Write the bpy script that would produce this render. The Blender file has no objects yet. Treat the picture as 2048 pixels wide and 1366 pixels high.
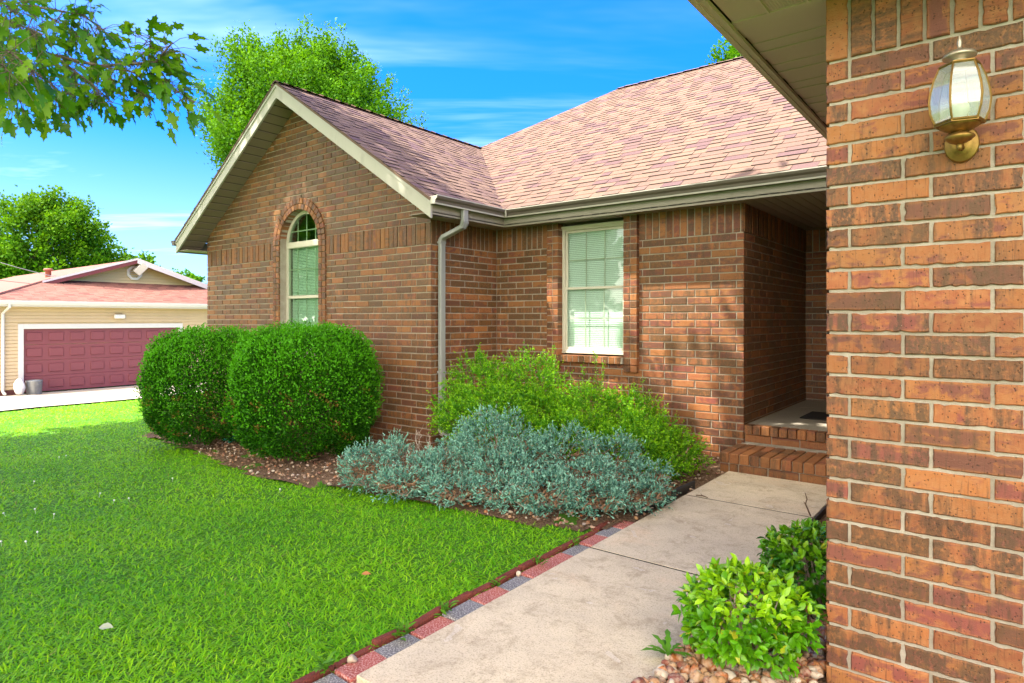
import bpy, math, random
import numpy as np
from mathutils import Vector, Matrix

# ------------------------------------------------------------------ camera
SC = bpy.context.scene
COL = SC.collection
F = 1263.0 / 2048.0            # focal length over image width
YAW = math.radians(38.0)
EYE = 1.38
CS, SN = math.cos(YAW), math.sin(YAW)
cd = bpy.data.cameras.new("camera")
cam = bpy.data.objects.new("camera", cd)
COL.objects.link(cam)
cam.location = (0, 0, EYE)
cam.rotation_euler = (math.pi / 2, 0, YAW)
cd.sensor_width = 36
cd.lens = F * 36
cd.shift_y = -44.6 / 2048
cd.clip_start = 0.05
cd.clip_end = 2000
SC.camera = cam

# ------------------------------------------------------------------ sun, sky, exposure
SUN = Vector((-0.30, -0.36, 0.88)).normalized()
SUN_EL = math.asin(SUN.z)
SUN_AZ = math.atan2(SUN.x, SUN.y)
sl = bpy.data.lights.new("sun", 'SUN')
sl.energy = 2.2
sl.angle = math.radians(0.5)
sl.color = (1.0, 0.93, 0.80)
so = bpy.data.objects.new("sun", sl)
COL.objects.link(so)
so.rotation_euler = (-SUN).to_track_quat('-Z', 'Y').to_euler()
so.location = SUN * 60

W = bpy.data.worlds.new("World")
SC.world = W
W.use_nodes = True
SC.view_settings.view_transform = 'Standard'
SC.view_settings.look = 'None'
SC.view_settings.gamma = 1
SC.view_settings.exposure = 2.65


class NT:
    """small node-tree helper"""
    def __init__(s, nt):
        s.nt = nt
        s.n = nt.nodes
        s.l = nt.links

    def node(s, t, **kw):
        n = s.n.new(t)
        for k, v in kw.items():
            setattr(n, k, v)
        return n

    def link(s, a, b):
        s.l.new(a, b)

    def put(s, sock, v):
        if hasattr(v, 'is_output'):
            s.l.new(v, sock)
        else:
            if isinstance(v, (tuple, list)) and len(v) == 3 and sock.type == 'RGBA':
                v = (*v, 1)
            sock.default_value = v

    def math(s, op, a, b=0.0, c=0.0, clamp=False):
        n = s.node('ShaderNodeMath', operation=op, use_clamp=clamp)
        s.put(n.inputs[0], a)
        s.put(n.inputs[1], b)
        s.put(n.inputs[2], c)
        return n.outputs[0]

    def mix(s, f, a, b, mode='MIX'):
        n = s.node('ShaderNodeMix', data_type='RGBA', blend_type=mode)
        s.put(n.inputs[0], f)
        s.put(n.inputs[6], a)
        s.put(n.inputs[7], b)
        return n.outputs[2]

    def ramp(s, f, lo, hi, interp='SMOOTHSTEP'):
        n = s.node('ShaderNodeMapRange', interpolation_type=interp)
        s.put(n.inputs[0], f)
        n.inputs[1].default_value = lo
        n.inputs[2].default_value = hi
        return n.outputs[0]

    def noise(s, vec, scale, detail=3, rough=0.55, dist=0.0, dim='3D'):
        n = s.node('ShaderNodeTexNoise', noise_dimensions=dim)
        if vec is not None:
            s.l.new(vec, n.inputs['Vector'])
        n.inputs['Scale'].default_value = scale
        n.inputs['Detail'].default_value = detail
        n.inputs['Roughness'].default_value = rough
        n.inputs['Distortion'].default_value = dist
        return n.outputs['Fac']

    def vmul(s, vec, k):
        n = s.node('ShaderNodeVectorMath', operation='MULTIPLY')
        s.put(n.inputs[0], vec)
        n.inputs[1].default_value = k
        return n.outputs[0]

    def comb(s, x, y, z):
        n = s.node('ShaderNodeCombineXYZ')
        s.put(n.inputs[0], x)
        s.put(n.inputs[1], y)
        s.put(n.inputs[2], z)
        return n.outputs[0]

    def sep(s, v):
        n = s.node('ShaderNodeSeparateXYZ')
        s.l.new(v, n.inputs[0])
        return n.outputs

    def attr(s, name):
        n = s.node('ShaderNodeAttribute', attribute_name=name)
        return n.outputs


def build_world():
    t = NT(W.node_tree)
    for n in list(t.n):
        t.n.remove(n)
    out = t.node('ShaderNodeOutputWorld')
    bg = t.node('ShaderNodeBackground')
    bg.inputs[1].default_value = 0.12
    t.link(bg.outputs[0], out.inputs[0])
    sky = t.node('ShaderNodeTexSky', sky_type='NISHITA')
    sky.sun_disc = False
    sky.sun_elevation = SUN_EL
    sky.sun_rotation = SUN_AZ
    sky.air_density = 1.0
    sky.dust_density = 0.3
    sky.ozone_density = 3.0
    hs = t.node('ShaderNodeHueSaturation')
    hs.inputs['Saturation'].default_value = 1.35
    hs.inputs['Value'].default_value = 1.0
    t.link(sky.outputs[0], hs.inputs['Color'])
    tint = t.mix(1.0, hs.outputs[0], (0.10, 0.375, 0.80), 'MULTIPLY')
    tc = t.node('ShaderNodeTexCoord')
    d = tc.outputs['Generated']
    x, y, z = t.sep(d)
    kz = t.math('ADD', t.math('MULTIPLY', t.ramp(z, 0.0, 0.42), 0.48), 0.52)
    tint = t.mix(1.0, tint, t.comb(kz, kz, kz), 'MULTIPLY')
    zz = t.math('ADD', t.math('MAXIMUM', z, 0.0), 0.10)
    px = t.math('DIVIDE', x, zz)
    py = t.math('DIVIDE', y, zz)
    # streaky cirrus: stretched along one direction of the cloud plane
    a = math.radians(38)
    uu = t.math('ADD', t.math('MULTIPLY', px, math.cos(a)), t.math('MULTIPLY', py, math.sin(a)))
    vv = t.math('SUBTRACT', t.math('MULTIPLY', py, math.cos(a)), t.math('MULTIPLY', px, math.sin(a)))
    v1 = t.comb(t.math('MULTIPLY', uu, 0.28), vv, 0.0)
    n1 = t.noise(v1, 1.1, 6, 0.62, 0.35)
    n2 = t.noise(t.comb(px, py, 3.0), 0.5, 2, 0.5)
    c = t.math('MULTIPLY', t.ramp(n1, 0.46, 0.78), t.ramp(n2, 0.36, 0.60))
    # unseen warm white cloud banks added behind the camera, neutral fill for the shade
    back = t.ramp(t.math('ADD', t.math('MULTIPLY', z, 0.50), t.math('MULTIPLY', y, -0.97)), 0.12, 0.52)
    n3 = t.noise(d, 2.6, 6, 0.55, 0.2)
    c2 = t.math('MULTIPLY', t.ramp(n3, 0.26, 0.52), back)
    haze = t.math('MULTIPLY', t.ramp(z, 0.30, 0.02), 0.30)
    call = t.math('MAXIMUM', t.math('MAXIMUM', t.math('MULTIPLY', c, 0.80), c2), haze)
    ccol = t.mix(c2, (3.0, 3.6, 4.1), (9.6, 8.7, 7.4))
    fin = t.mix(call, tint, ccol)
    t.link(fin, bg.inputs[0])


build_world()

rng = np.random.default_rng(7)
random.seed(7)


# ------------------------------------------------------------------ helpers
def ray(px, py):
    u = (px - 1024) / 1263.0
    v = (638.4 - py) / 1263.0
    return Vector((-SN + u * CS, CS + u * SN, v))


def atD(px, py, D):
    r = ray(px, py)
    return Vector((r.x * D, r.y * D, EYE + r.z * D))


def hgt(x, y=0.0):
    """terrain: level by the walk, falling gently to the neighbour's drive"""
    t = np.clip((-3.0 - np.asarray(x, float)) / 22.4, 0, 1)
    return -1.10 * t


def onG(px, py):
    z = 0.0
    for _ in range(12):
        D = (EYE - z) * 1263.0 / (py - 638.4)
        p = atD(px, py, D)
        z = float(hgt(p.x))
    return Vector((p.x, p.y, z))


class MB:
    """mesh builder with per-vertex attributes"""
    def __init__(s):
        s.v, s.f, s.mi, s.a, s.b = [], [], [], [], []

    def add(s, verts, faces, mat=0, a=None, b=None):
        o = len(s.v)
        s.v.extend([tuple(p) for p in verts])
        for fc in faces:
            s.f.append(tuple(o + i for i in fc))
            s.mi.append(mat)
        n = len(verts)
        s.a.extend(a if a is not None else [(0, 0, 0, 0)] * n)
        s.b.extend([b] * n if b is not None else [(0, 0, 0, 0)] * n)

    def box(s, x0, x1, y0, y1, z0, z1, mat=0, b=None):
        vs = [(x, y, z) for x in (x0, x1) for y in (y0, y1) for z in (z0, z1)]
        s.add(vs, [(0, 1, 3, 2), (4, 6, 7, 5), (0, 4, 5, 1), (2, 3, 7, 6), (0, 2, 6, 4), (1, 5, 7, 3)], mat, b=b)

    def bbox(s, x0, x1, y0, y1, z0, z1, r=0.004, mat=0, M=None, b=None):
        """box with chamfered edges"""
        vs, idx = [], {}
        X, Y, Z = (x0, x1), (y0, y1), (z0, z1)
        for i in (0, 1):
            for j in (0, 1):
                for k in (0, 1):
                    p = (X[i], Y[j], Z[k])
                    q = (r * (1 - 2 * i), r * (1 - 2 * j), r * (1 - 2 * k))
                    for ax in range(3):
                        w = [p[c] + (q[c] if c != ax else 0) for c in range(3)]
                        idx[(i, j, k, ax)] = len(vs)
                        vs.append(w)
        fs = []
        for ax in range(3):
            o1, o2 = (ax + 1) % 3, (ax + 2) % 3
            for sd in (0, 1):
                loop = []
                for (p, q) in ((0, 0), (1, 0), (1, 1), (0, 1)):
                    key = [0, 0, 0]
                    key[ax], key[o1], key[o2] = sd, p, q
                    loop.append(idx[(*key, ax)])
                fs.append(tuple(loop if sd else loop[::-1]))
        for ax in range(3):          # edge chamfers
            o1, o2 = (ax + 1) % 3, (ax + 2) % 3
            for p in (0, 1):
                for q in (0, 1):
                    k0, k1 = [0] * 3, [0] * 3
                    k0[o1] = k1[o1] = p
                    k0[o2] = k1[o2] = q
                    k1[ax] = 1
                    lp = (idx[(*k0, o1)], idx[(*k1, o1)], idx[(*k1, o2)], idx[(*k0, o2)])
                    fs.append(lp if p == q else lp[::-1])
        for i in (0, 1):
            for j in (0, 1):
                for k in (0, 1):
                    lp = (idx[(i, j, k, 0)], idx[(i, j, k, 1)], idx[(i, j, k, 2)])
                    fs.append(lp if (i + j + k) % 2 else lp[::-1])
        cx, cy, cz = (x0 + x1) / 2, (y0 + y1) / 2, (z0 + z1) / 2
        a = [(w[0] - cx, (w[1] - cy) + (w[2] - cz), 0, 0) for w in vs]
        if b is not None and len(b) == 8:
            a = [(q[0], q[1], b[4], b[5]) for q in a]
            b = b[:4]
        if M is not None:
            vs = [M @ Vector(w) for w in vs]
        s.add(vs, fs, mat, a, b)

    def tube(s, pts, rad, n=8, mat=0, cap=True, b=None):
        pts = [Vector(p) for p in pts]
        if not hasattr(rad, '__len__'):
            rad = [rad] * len(pts)
        vs, fs = [], []
        up = Vector((0, 0, 1))
        prev = None
        for i, p in enumerate(pts):
            d = (pts[min(i + 1, len(pts) - 1)] - pts[max(i - 1, 0)]).normalized()
            if prev is None:
                e = d.cross(up)
                if e.length < 1e-3:
                    e = d.cross(Vector((1, 0, 0)))
            else:
                e = prev - d * prev.dot(d)
            e.normalize()
            prev = e
            g = d.cross(e)
            for k in range(n):
                t = 2 * math.pi * k / n
                vs.append(p + (e * math.cos(t) + g * math.sin(t)) * rad[i])
        for i in range(len(pts) - 1):
            for k in range(n):
                k2 = (k + 1) % n
                fs.append((i * n + k, i * n + k2, (i + 1) * n + k2, (i + 1) * n + k))
        if cap:
            fs.append(tuple(range(n))[::-1])
            fs.append(tuple(range((len(pts) - 1) * n, len(pts) * n)))
        s.add(vs, fs, mat, b=b)

    def lathe(s, prof, c, n=24, mat=0, M=None):
        """prof: list of (r, z)"""
        vs, fs = [], []
        for (r, z) in prof:
            for k in range(n):
                t = 2 * math.pi * k / n
                p = Vector((r * math.cos(t), r * math.sin(t), z))
                if M is not None:
                    p = M @ p
                vs.append(p + Vector(c))
        for i in range(len(prof) - 1):
            for k in range(n):
                k2 = (k + 1) % n
                fs.append((i * n + k, i * n + k2, (i + 1) * n + k2, (i + 1) * n + k))
        s.add(vs, fs, mat)

    def sweep(s, path, prof, mat=0, closed=False):
        """profile (out, z) swept along an XY path, mitred; out = right of travel"""
        path = [Vector((p[0], p[1])) for p in path]
        n = len(prof)
        vs, fs = [], []
        for i, p in enumerate(path):
            d0 = (path[i] - path[i - 1]).normalized() if i else None
            d1 = (path[i + 1] - path[i]).normalized() if i < len(path) - 1 else None
            if d0 is None:
                d0 = d1
            if d1 is None:
                d1 = d0
            n0, n1 = Vector((d0.y, -d0.x)), Vector((d1.y, -d1.x))
            m = (n0 + n1)
            m = m / (m.dot(n0))
            for (o, z) in prof:
                vs.append((p.x + m.x * o, p.y + m.y * o, z))
        for i in range(len(path) - 1):
            for k in range(n - (0 if closed else 1)):
                k2 = (k + 1) % n
                fs.append((i * n + k, i * n + k2, (i + 1) * n + k2, (i + 1) * n + k))
        if closed:
            fs.append(tuple(range(n)))
            fs.append(tuple(range((len(path) - 1) * n, len(path) * n))[::-1])
        s.add(vs, fs, mat)

    def build(s, name, mats, parent=None, smooth=False):
        me = bpy.data.meshes.new(name)
        me.from_pydata(s.v, [], s.f)
        for m in (mats if isinstance(mats, (list, tuple)) else [mats]):
            me.materials.append(m)
        if len(me.materials) > 1:
            me.polygons.foreach_set('material_index', s.mi)
        for nm, dat in (('bk', s.a), ('bk2', s.b)):
            at = me.attributes.new(nm, 'FLOAT_COLOR', 'POINT')
            at.data.foreach_set('color', np.array(dat, dtype=np.float32).ravel())
        if smooth:
            me.polygons.foreach_set('use_smooth', [True] * len(me.polygons))
        me.update()
        return link(name, me, parent)


def link(name, me, parent=None):
    o = bpy.data.objects.new(name, me)
    COL.objects.link(o)
    if parent is not None:
        o.parent = parent
        o.matrix_parent_inverse = Matrix.Translation(-Vector(parent.location))
    return o


def thing(name, label, cat, loc=(0, 0, 0), group=None):
    o = bpy.data.objects.new(name, None)
    COL.objects.link(o)
    o.location = loc
    o.empty_display_size = 0.1
    tag(o, label, cat, group)
    return o


def tag(o, label, cat, group=None, kind=None):
    o['label'] = label
    o['category'] = cat
    if group:
        o['group'] = group
    if kind:
        o['kind'] = kind
    return o


def structure(o):
    o['kind'] = 'structure'
    return o


def cloud(name, tv, tf, P, A, NN, L, Wd, col, mats, parent=None, smooth=False):
    """many small leaves as one mesh. tv: template verts (along, side, normal)"""
    tv = np.array(tv, dtype=np.float64)
    n, k = len(P), len(tv)
    A = A / (np.linalg.norm(A, axis=1, keepdims=True) + 1e-9)
    B = np.cross(NN, A)
    B /= (np.linalg.norm(B, axis=1, keepdims=True) + 1e-9)
    Cn = np.cross(A, B)
    L = np.broadcast_to(L, (n,))
    Wd = np.broadcast_to(Wd, (n,))
    V = (P[:, None, :] + A[:, None, :] * (tv[None, :, 0:1] * L[:, None, None])
         + B[:, None, :] * (tv[None, :, 1:2] * Wd[:, None, None])
         + Cn[:, None, :] * (tv[None, :, 2:3] * L[:, None, None]))
    nf = len(tf)
    sizes = np.array([len(f) for f in tf])
    loops1 = np.concatenate([np.array(f) for f in tf])
    LI = (loops1[None, :] + (np.arange(n) * k)[:, None]).ravel()
    me = bpy.data.meshes.new(name)
    me.vertices.add(n * k)
    me.vertices.foreach_set('co', V.reshape(-1).astype(np.float32))
    me.loops.add(len(LI))
    me.loops.foreach_set('vertex_index', LI.astype(np.int32))
    me.polygons.add(n * nf)
    st = np.concatenate([[0], np.cumsum(sizes)[:-1]])
    LS = (st[None, :] + (np.arange(n) * sizes.sum())[:, None]).ravel()
    me.polygons.foreach_set('loop_start', LS.astype(np.int32))
    if smooth:
        me.polygons.foreach_set('use_smooth', np.ones(n * nf, dtype=bool))
    me.materials.append(mats)
    at = me.attributes.new('lv', 'FLOAT_COLOR', 'POINT')
    cc = np.repeat(col[:, None, :], k, axis=1).copy()      # (rand, tone, -, along)
    cc[:, :, 3] = tv[None, :, 0]
    at.data.foreach_set('color', cc.reshape(-1).astype(np.float32))
    me.update(calc_edges=True)
    me.validate()
    return link(name, me, parent)


LEAF4 = ([(0, 0, 0), (0.45, 0.5, 0.10), (1, 0, -0.05), (0.45, -0.5, 0.10)], [(0, 1, 2, 3)])
LEAF_BIG = ([(0, 0, 0), (0.22, 0.36, 0.07), (0.5, 0.5, 0.08), (0.78, 0.3, 0.02), (1, 0, -0.12), (0.78, -0.3, 0.02),
             (0.5, -0.5, 0.08), (0.22, -0.36, 0.07), (0.25, 0, 0.0), (0.52, 0, 0.0), (0.8, 0, -0.05)],
            [(0, 8, 1), (1, 8, 9, 2), (2, 9, 10, 3), (3, 10, 4), (0, 7, 8), (7, 6, 9, 8), (6, 5, 10, 9), (5, 4, 10)])


def rdir(n):
    v = rng.normal(size=(n, 3))
    return v / np.linalg.norm(v, axis=1, keepdims=True)


# ------------------------------------------------------------------ materials
def mat(name):
    m = bpy.data.materials.new(name)
    m.use_nodes = True
    t = NT(m.node_tree)
    bs = t.n['Principled BSDF']
    return m, t, bs


def simple(name, col, rough=0.6, metal=0.0, var=0.12, scale=9.0, bump=0.0, bscale=200.0, spec=0.5, dirt=None):
    m, t, bs = mat(name)
    tc = t.node('ShaderNodeTexCoord').outputs['Object']
    n = t.noise(tc, scale, 5, 0.6)
    k = t.math('ADD', t.math('MULTIPLY', n, 2 * var), 1 - var)
    c = t.mix(1.0, col, t.comb(k, k, k), 'MULTIPLY')
    if dirt:
        n2 = t.noise(t.vmul(tc, (1, 1, 0.35)), scale * 0.6, 6, 0.65, 0.3)
        c = t.mix(t.math('MULTIPLY', t.ramp(n2, 0.5, 0.75), 0.55), c, dirt)
    t.put(bs.inputs['Base Color'], c)
    bs.inputs['Roughness'].default_value = rough
    bs.inputs['Metallic'].default_value = metal
    bs.inputs['Specular IOR Level'].default_value = spec
    if bump:
        b = t.node('ShaderNodeBump')
        b.inputs['Strength'].default_value = bump
        b.inputs['Distance'].default_value = 0.002
        t.link(t.noise(tc, bscale, 3), b.inputs['Height'])
        t.link(b.outputs[0], bs.inputs['Normal'])
    return m


def leaf_mat(name, dark, light, tip=None, trans=0.35, rough=0.5, spec=0.18, yellow=None):
    m, t, bs = mat(name)
    r, g, bl = t.node('ShaderNodeSeparateColor'), None, None
    at = t.attr('lv')
    t.link(at['Color'], r.inputs[0])
    c = t.mix(r.outputs[0], dark, light)
    if tip is not None:
        c = t.mix(r.outputs[1], c, tip)
    if yellow is not None:
        c = t.mix(t.ramp(r.outputs[2], 0.9, 0.98), c, yellow)
    t.put(bs.inputs['Base Color'], c)
    bs.inputs['Roughness'].default_value = rough
    bs.inputs['Specular IOR Level'].default_value = spec
    tr = t.node('ShaderNodeBsdfTranslucent')
    t.put(tr.inputs[0], t.mix(1.0, c, (1.5, 1.35, 0.5), 'MULTIPLY'))
    mx = t.node('ShaderNodeMixShader')
    mx.inputs[0].default_value = trans
    t.link(bs.outputs[0], mx.inputs[1])
    t.link(tr.outputs[0], mx.inputs[2])
    t.link(mx.outputs[0], t.n['Material Output'].inputs[0])
    return m


def brick_mat():
    """per-brick colour from the attributes written by lay(): bk = (u, v, r1, r2), bk2 = (r3, r4, darkness, -)"""
    m, t, bs = mat('brick')
    A = t.attr('bk')
    sp = t.node('ShaderNodeSeparateColor')
    t.link(A['Color'], sp.inputs[0])
    u, v, r1, r2 = sp.outputs[0], sp.outputs[1], sp.outputs[2], A['Alpha']
    B = t.attr('bk2')
    sq = t.node('ShaderNodeSeparateColor')
    t.link(B['Color'], sq.inputs[0])
    r3, r4, dk = sq.outputs[0], sq.outputs[1], sq.outputs[2]
    off = t.comb(t.math('MULTIPLY', r1, 37.0), t.math('MULTIPLY', r2, 53.0), t.math('MULTIPLY', r3, 19.0))

    def V(ku, kv):
        ad = t.node('ShaderNodeVectorMath', operation='ADD')
        t.link(t.comb(t.math('MULTIPLY', u, ku), t.math('MULTIPLY', v, kv), 0.0), ad.inputs[0])
        t.link(off, ad.inputs[1])
        return ad.outputs[0]
    base = t.mix(r1, (0.37, 0.138, 0.038), (0.28, 0.082, 0.036))
    mott = t.noise(V(30, 30), 1.0, 4, 0.6)
    base = t.mix(t.ramp(mott, 0.3, 0.75), base, (0.36, 0.152, 0.058))
    # plum coloured heart of the brick
    sm = t.noise(V(14, 20), 1.0, 5, 0.62, 0.4)
    heart = t.math('MULTIPLY', t.ramp(t.math('ADD', sm, t.math('MULTIPLY', t.math('SUBTRACT', r2, 0.5), 0.36)), 0.47, 0.62),
                   t.ramp(t.math('ABSOLUTE', v), 0.036, 0.018))
    base = t.mix(t.math('MULTIPLY', heart, 0.90), base, t.mix(r4, (0.20, 0.052, 0.046), (0.15, 0.058, 0.044)))
    # dark flashing in vertical bands
    fl = t.noise(V(26, 3.5), 1.0, 4, 0.6, 0.25)
    thr = t.math('ADD', fl, t.math('ADD', t.math('MULTIPLY', t.math('SUBTRACT', r3, 0.5), 0.42), t.math('MULTIPLY', dk, 0.20)))
    flash = t.ramp(thr, 0.50, 0.74)
    base = t.mix(t.math('MULTIPLY', t.math('MULTIPLY', flash, 0.88), t.ramp(t.noise(V(70, 45), 1.0, 4, 0.7), 0.28, 0.55)), base, t.mix(r4, (0.055, 0.034, 0.022), (0.105, 0.050, 0.024)))
    # wire-cut scratches and pits
    sc = t.noise(V(190, 7), 1.0, 3, 0.7)
    base = t.mix(t.math('MULTIPLY', t.ramp(sc, 0.57, 0.68), 0.55), base, (0.075, 0.035, 0.020))
    vo = t.node('ShaderNodeTexVoronoi')
    vo.inputs['Scale'].default_value = 1.0
    t.link(V(105, 80), vo.inputs['Vector'])
    pit = t.math('MULTIPLY', t.ramp(vo.outputs['Distance'], 0.30, 0.16), t.ramp(t.noise(V(60, 60), 1.0, 2), 0.44, 0.56))
    base = t.mix(t.math('MULTIPLY', pit, 0.85), base, (0.045, 0.022, 0.016))
    wh = t.noise(V(75, 55), 1.0, 5, 0.72)
    base = t.mix(t.math('MULTIPLY', t.ramp(wh, 0.66, 0.74), 0.6), base, (0.46, 0.38, 0.30))
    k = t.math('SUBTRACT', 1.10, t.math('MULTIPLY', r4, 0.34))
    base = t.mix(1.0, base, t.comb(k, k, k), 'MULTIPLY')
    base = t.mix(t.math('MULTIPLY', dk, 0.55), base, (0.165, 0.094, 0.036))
    t.put(bs.inputs['Base Color'], base)
    t.put(bs.inputs['Roughness'], t.math('ADD', 0.62, t.math('MULTIPLY', flash, -0.12)))
    bs.inputs['Specular IOR Level'].default_value = 0.35
    b = t.node('ShaderNodeBump')
    b.inputs['Strength'].default_value = 0.75
    b.inputs['Distance'].default_value = 0.003
    hh = t.math('ADD', t.math('MULTIPLY', sc, 0.5), t.math('ADD', t.noise(V(240, 240), 1.0, 3, 0.6), t.math('MULTIPLY', pit, -1.0)))
    t.link(hh, b.inputs['Height'])
    t.link(b.outputs[0], bs.inputs['Normal'])
    return m


def mortar_mat():
    m, t, bs = mat('mortar')
    tc = t.node('ShaderNodeTexCoord').outputs['Object']
    n = t.noise(tc, 7, 5, 0.65)
    n2 = t.noise(tc, 260, 2, 0.6)
    c = t.mix(t.ramp(n, 0.3, 0.7), (0.30, 0.26, 0.205), (0.42, 0.375, 0.31))
    c = t.mix(t.math('MULTIPLY', t.ramp(n2, 0.55, 0.75), 0.4), c, (0.19, 0.15, 0.11))
    t.put(bs.inputs['Base Color'], c)
    bs.inputs['Roughness'].default_value = 0.95
    b = t.node('ShaderNodeBump')
    b.inputs['Strength'].default_value = 0.9
    b.inputs['Distance'].default_value = 0.004
    t.link(t.math('ADD', t.noise(tc, 160, 4, 0.7), t.noise(tc, 35, 3)), b.inputs['Height'])
    t.link(b.outputs[0], bs.inputs['Normal'])
    return m


def shingle_mat(name, cols, dark):
    m, t, bs = mat(name)
    B = t.attr('bk2')
    sq = t.node('ShaderNodeSeparateColor')
    t.link(B['Color'], sq.inputs[0])
    r1, r2 = sq.outputs[0], sq.outputs[1]
    tc = t.node('ShaderNodeTexCoord').outputs['Object']
    c = t.mix(t.ramp(r1, 0.15, 0.85), cols[0], cols[1])
    c = t.mix(t.ramp(r2, 0.72, 0.95), c, cols[2])
    g = t.noise(tc, 330, 2, 0.7)
    c = t.mix(t.math('MULTIPLY', t.ramp(g, 0.45, 0.7), 0.45), c, cols[3])
    n = t.noise(tc, 1.3, 5, 0.6)
    c = t.mix(t.math('MULTIPLY', t.ramp(n, 0.45, 0.8), 0.30), c, dark)
    t.put(bs.inputs['Base Color'], c)
    bs.inputs['Roughness'].default_value = 0.9
    bs.inputs['Specular IOR Level'].default_value = 0.25
    b = t.node('ShaderNodeBump')
    b.inputs['Strength'].default_value = 0.6
    b.inputs['Distance'].default_value = 0.003
    t.link(g, b.inputs['Height'])
    t.link(b.outputs[0], bs.inputs['Normal'])
    return m


def concrete_mat(name, a, b_, stain, warm_patch):
    m, t, bs = mat(name)
    tc = t.node('ShaderNodeTexCoord').outputs['Object']
    n = t.noise(tc, 1.6, 7, 0.66, 0.25)
    c = t.mix(t.ramp(n, 0.32, 0.68), a, b_)
    n2 = t.noise(tc, 5.5, 9, 0.80, 0.3)
    c = t.mix(t.math('MULTIPLY', t.ramp(n2, 0.47, 0.66), 0.72), c, stain)
    n3 = t.noise(tc, 2.3, 4, 0.6)
    c = t.mix(t.math('MULTIPLY', t.ramp(n3, 0.54, 0.74), 0.55), c, warm_patch)  # warm patches; on the walk these paint soft sun dapple into the concrete
    n5 = t.noise(tc, 5.5, 3, 0.5, 0.6)          # paler worn flakes
    c = t.mix(t.math('MULTIPLY', t.ramp(n5, 0.66, 0.68), 0.5), c, (0.66, 0.58, 0.48))
    n4 = t.noise(tc, 120, 3, 0.75)
    c = t.mix(t.math('MULTIPLY', t.ramp(n4, 0.52, 0.64), 0.55), c, (0.20, 0.15, 0.10))
    n6 = t.noise(tc, 48, 4, 0.8)
    c = t.mix(t.math('MULTIPLY', t.ramp(n6, 0.54, 0.66), 0.50), c, (0.27, 0.21, 0.15))
    t.put(bs.inputs['Base Color'], c)
    bs.inputs['Roughness'].default_value = 0.88
    bs.inputs['Specular IOR Level'].default_value = 0.3
    b = t.node('ShaderNodeBump')
    b.inputs['Strength'].default_value = 0.5
    b.inputs['Distance'].default_value = 0.004
    t.link(t.math('ADD', t.noise(tc, 140, 4, 0.7), t.noise(tc, 18, 4, 0.7)), b.inputs['Height'])
    t.link(b.outputs[0], bs.inputs['Normal'])
    return m


def ground_mat(name, c1, c2, c3, s1=3.0, s2=60.0, bump=0.6):
    m, t, bs = mat(name)
    tc = t.node('ShaderNodeTexCoord').outputs['Object']
    n = t.noise(tc, s1, 6, 0.65)
    n2 = t.noise(tc, s2, 4, 0.7)
    c = t.mix(t.ramp(n, 0.3, 0.7), c1, c2)
    c = t.mix(t.ramp(n2, 0.45, 0.65), c, c3)
    t.put(bs.inputs['Base Color'], c)
    bs.inputs['Roughness'].default_value = 0.95
    bs.inputs['Specular IOR Level'].default_value = 0.2
    b = t.node('ShaderNodeBump')
    b.inputs['Strength'].default_value = bump
    b.inputs['Distance'].default_value = 0.02
    t.link(n2, b.inputs['Height'])
    t.link(b.outputs[0], bs.inputs['Normal'])
    return m


def glass_mat(name, base=0.08, tint=(0.86, 0.93, 0.90)):
    m, t, bs = mat(name)
    gl = t.node('ShaderNodeBsdfGlossy')
    gl.inputs['Roughness'].default_value = 0.02
    tr = t.node('ShaderNodeBsdfTransparent')
    tr.inputs[0].default_value = (*tint, 1)
    lw = t.node('ShaderNodeLayerWeight')
    lw.inputs[0].default_value = 0.5
    k = t.math('ADD', t.math('MULTIPLY', t.math('POWER', lw.outputs['Facing'], 5.0), 0.9), base, clamp=True)
    mx = t.node('ShaderNodeMixShader')
    t.link(k, mx.inputs[0])
    t.link(tr.outputs[0], mx.inputs[1])
    t.link(gl.outputs[0], mx.inputs[2])
    # old panes are never quite flat
    b = t.node('ShaderNodeBump')
    b.inputs['Strength'].default_value = 0.03
    b.inputs['Distance'].default_value = 0.02
    tc = t.node('ShaderNodeTexCoord').outputs['Object']
    t.link(t.noise(tc, 2.5, 2), b.inputs['Height'])
    t.link(b.outputs[0], gl.inputs['Normal'])
    t.link(mx.outputs[0], t.n['Material Output'].inputs[0])
    return m


def stone_mat():
    m, t, bs = mat('river_stone')
    B = t.attr('lv')
    sq = t.node('ShaderNodeSeparateColor')
    t.link(B['Color'], sq.inputs[0])
    r1, r2 = sq.outputs[0], sq.outputs[1]
    tc = t.node('ShaderNodeTexCoord').outputs['Object']
    c = t.mix(t.ramp(r1, 0.1, 0.5), (0.34, 0.105, 0.022), (0.36, 0.20, 0.09))
    c = t.mix(t.ramp(r1, 0.55, 0.75), c, (0.46, 0.39, 0.30))
    c = t.mix(t.ramp(r2, 0.75, 0.85), c, (0.19, 0.05, 0.026))
    n = t.noise(tc, 38, 5, 0.65, 0.4)
    c = t.mix(t.math('MULTIPLY', t.ramp(n, 0.42, 0.62), 0.6), c, (0.42, 0.31, 0.22))
    n2 = t.noise(tc, 55, 4, 0.6)
    c = t.mix(t.math('MULTIPLY', t.ramp(n2, 0.55, 0.7), 0.65), c, (0.15, 0.05, 0.02))
    t.put(bs.inputs['Base Color'], c)
    bs.inputs['Roughness'].default_value = 0.6
    b = t.node('ShaderNodeBump')
    b.inputs['Strength'].default_value = 0.6
    b.inputs['Distance'].default_value = 0.004
    t.link(t.noise(tc, 90, 5, 0.65), b.inputs['Height'])
    t.link(b.outputs[0], bs.inputs['Normal'])
    return m


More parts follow.
